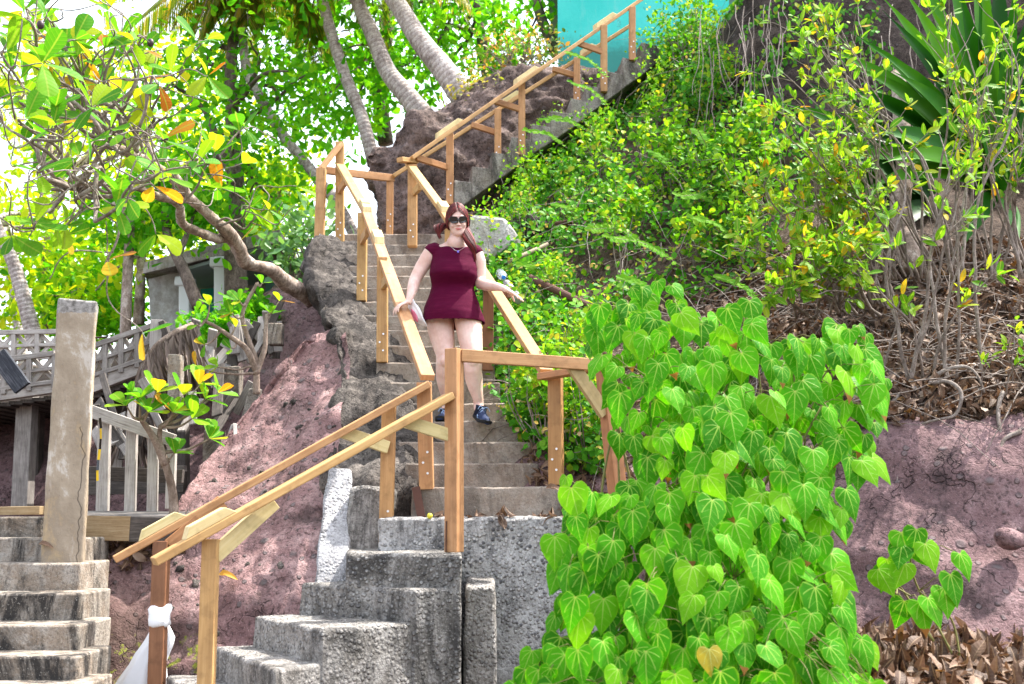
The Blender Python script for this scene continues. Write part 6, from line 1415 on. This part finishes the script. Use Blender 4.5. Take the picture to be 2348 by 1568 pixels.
# bits dropped about
def bit(name,lab,cat,fn): mb=MB(); fn(mb); return mb
o=MB(); o.ball(P(985,1190,6.96)+Vector((0,0,.02)),.018); oo=o.build('fruit',m_plain('yellow_fruit',(.70,.62,.05),.5),smooth=True); tag(oo,'small yellow fruit lying on the landing beside the rusty plate','fruit')
o=MB(); o.ball(P(1372,905,7.9),.045,.04,.04); 
dl=[]
for x,y,Y,s,lab in ((1218,1030,7.75,.20,'big curled yellow brown leaf hanging on the second step edge'),(900,1338,6.3,.08,'orange leaf curled on the lower stair tread'),(500,1318,7.2,.12,'orange leaf caught on the pink rock behind the near post'),(458,1393,7.0,.07,'small yellow leaf on the pink rock between the two near posts'),(357,1290,7.55,.1,'yellow orange leaf on the rock under the lower rail end'),(1250,1120,7.0,.12,'brown leaf lying at the right end of the landing'),(88,1248,6.85,.09,'red brown leaf on the top left step')):
    o=leaves('fallen_leaf',T_DRY[:1],[P(x,y,Y)],[Vector((1,-.3,.15))],[Vector((.1,-.6,.8))],[s],m_leaf('fallen_orange_leaf',[(.0,(.55,.25,.03)),(1,(.60,.36,.04))],.3,.5) if 'brown' not in lab else L_LITTER,origin=P(x,y,Y)); tag(o,lab,'leaf')
# litter under deck and on treads
q,n=sample(slope,500,lambda x,y: inpoly(x,y,[(190,1270),(430,1190),(430,1260),(300,1310),(190,1320)]))
o=leaves('leaf_litter',T_DRY,q+n*.02,rvec(len(q)),n+rvec(len(q))*.5,rng.uniform(.05,.10,len(q)),L_LITTER); tag(o,'dry leaves piled under the tan deck edge','leaves',None,'stuff')
tp_=[];
for i in range(60): x=random.uniform(-.5,.6); tp_.append((x,random.uniform(6.95,7.24),kz[0]+.012))
o=leaves('fallen_leaves',T_DRY,tp_,rvec(60)*np.array([1,1,.15]),rvec(60)*.3+np.array([0,0,1]),rng.uniform(.05,.1,60),L_LITTER); tag(o,'brown leaves strewn along the landing','leaves',None,'stuff')
# pumice-like stones stuck in the pink slope
th=None; q,n=sample(slope,70,lambda x,y: inpoly(x,y,[(200,1500),(430,1160),(770,780),(775,1000),(720,1330),(560,1420),(450,1560)]))
mb=MB()
for a,b in zip(q,n):
    r=random.choice((.010,.014,.018,.030))*random.uniform(.8,1.2); k0=len(mb.v); mb.ball(Vector(a)-Vector(b)*r*.25,r*random.uniform(.9,1.5),r,r*random.uniform(.7,1.0),Matrix.Rotation(random.uniform(0,3),3,'Y'),9,6)
    for i in range(k0,len(mb.v)): mb.v[i]=tuple(Vector(mb.v[i])+noise.noise_vector(Vector(mb.v[i])*40)*r*.55)
o=mb.build('embedded_stones',ROCK_BLACK,smooth=True); tag(o,'dark pebbles embedded in the pink rock','stones',None,'stuff')
# ================================================================== LIGHT, SKY, CAMERA
SUN_EL,SUN_AZ=R(60),R(66)   # azimuth measured from +Y towards +X
sc=bpy.context.scene
w=bpy.data.worlds.new('World'); sc.world=w; w.use_nodes=True; nt=w.node_tree; nt.nodes.clear()
sky=nt.nodes.new('ShaderNodeTexSky'); sky.sky_type='NISHITA'; sky.sun_disc=False; sky.sun_elevation=SUN_EL; sky.sun_rotation=SUN_AZ; sky.air_density=1.0; sky.dust_density=2.5; sky.ozone_density=1.0
bg=nt.nodes.new('ShaderNodeBackground'); bg.inputs[1].default_value=.15; ow=nt.nodes.new('ShaderNodeOutputWorld'); hz=nt.nodes.new('ShaderNodeHueSaturation'); hz.inputs['Saturation'].default_value=.42; nt.links.new(sky.outputs[0],hz.inputs['Color']); nt.links.new(hz.outputs[0],bg.inputs[0]); nt.links.new(bg.outputs[0],ow.inputs[0])
sl=bpy.data.lights.new('sun','SUN'); sl.energy=2.4; sl.angle=R(.5); sl.color=(1,.95,.87); so=bpy.data.objects.new('sun',sl); C.objects.link(so)
dirs=Vector((math.sin(SUN_AZ)*math.cos(SUN_EL),math.cos(SUN_AZ)*math.cos(SUN_EL),math.sin(SUN_EL))); so.location=dirs*40; so.rotation_euler=dirs.to_track_quat('Z','Y').to_euler()
cam=bpy.data.cameras.new('camera'); cam.sensor_width=36; cam.lens=36*F/W; cam.clip_end=600; cam.clip_start=.05; co=bpy.data.objects.new('camera',cam); C.objects.link(co); co.location=(0,0,CAMZ); co.rotation_euler=(math.pi/2+PITCH,0,0)
cam.dof.use_dof=True; cam.dof.focus_distance=7.8; cam.dof.aperture_fstop=3.2
sc.camera=co
sc.view_settings.view_transform='Standard'; sc.view_settings.look='None'; sc.view_settings.gamma=1; sc.view_settings.exposure=2.2
sc.cycles.use_denoising=True; sc.cycles.max_bounces=8; sc.cycles.transparent_max_bounces=4
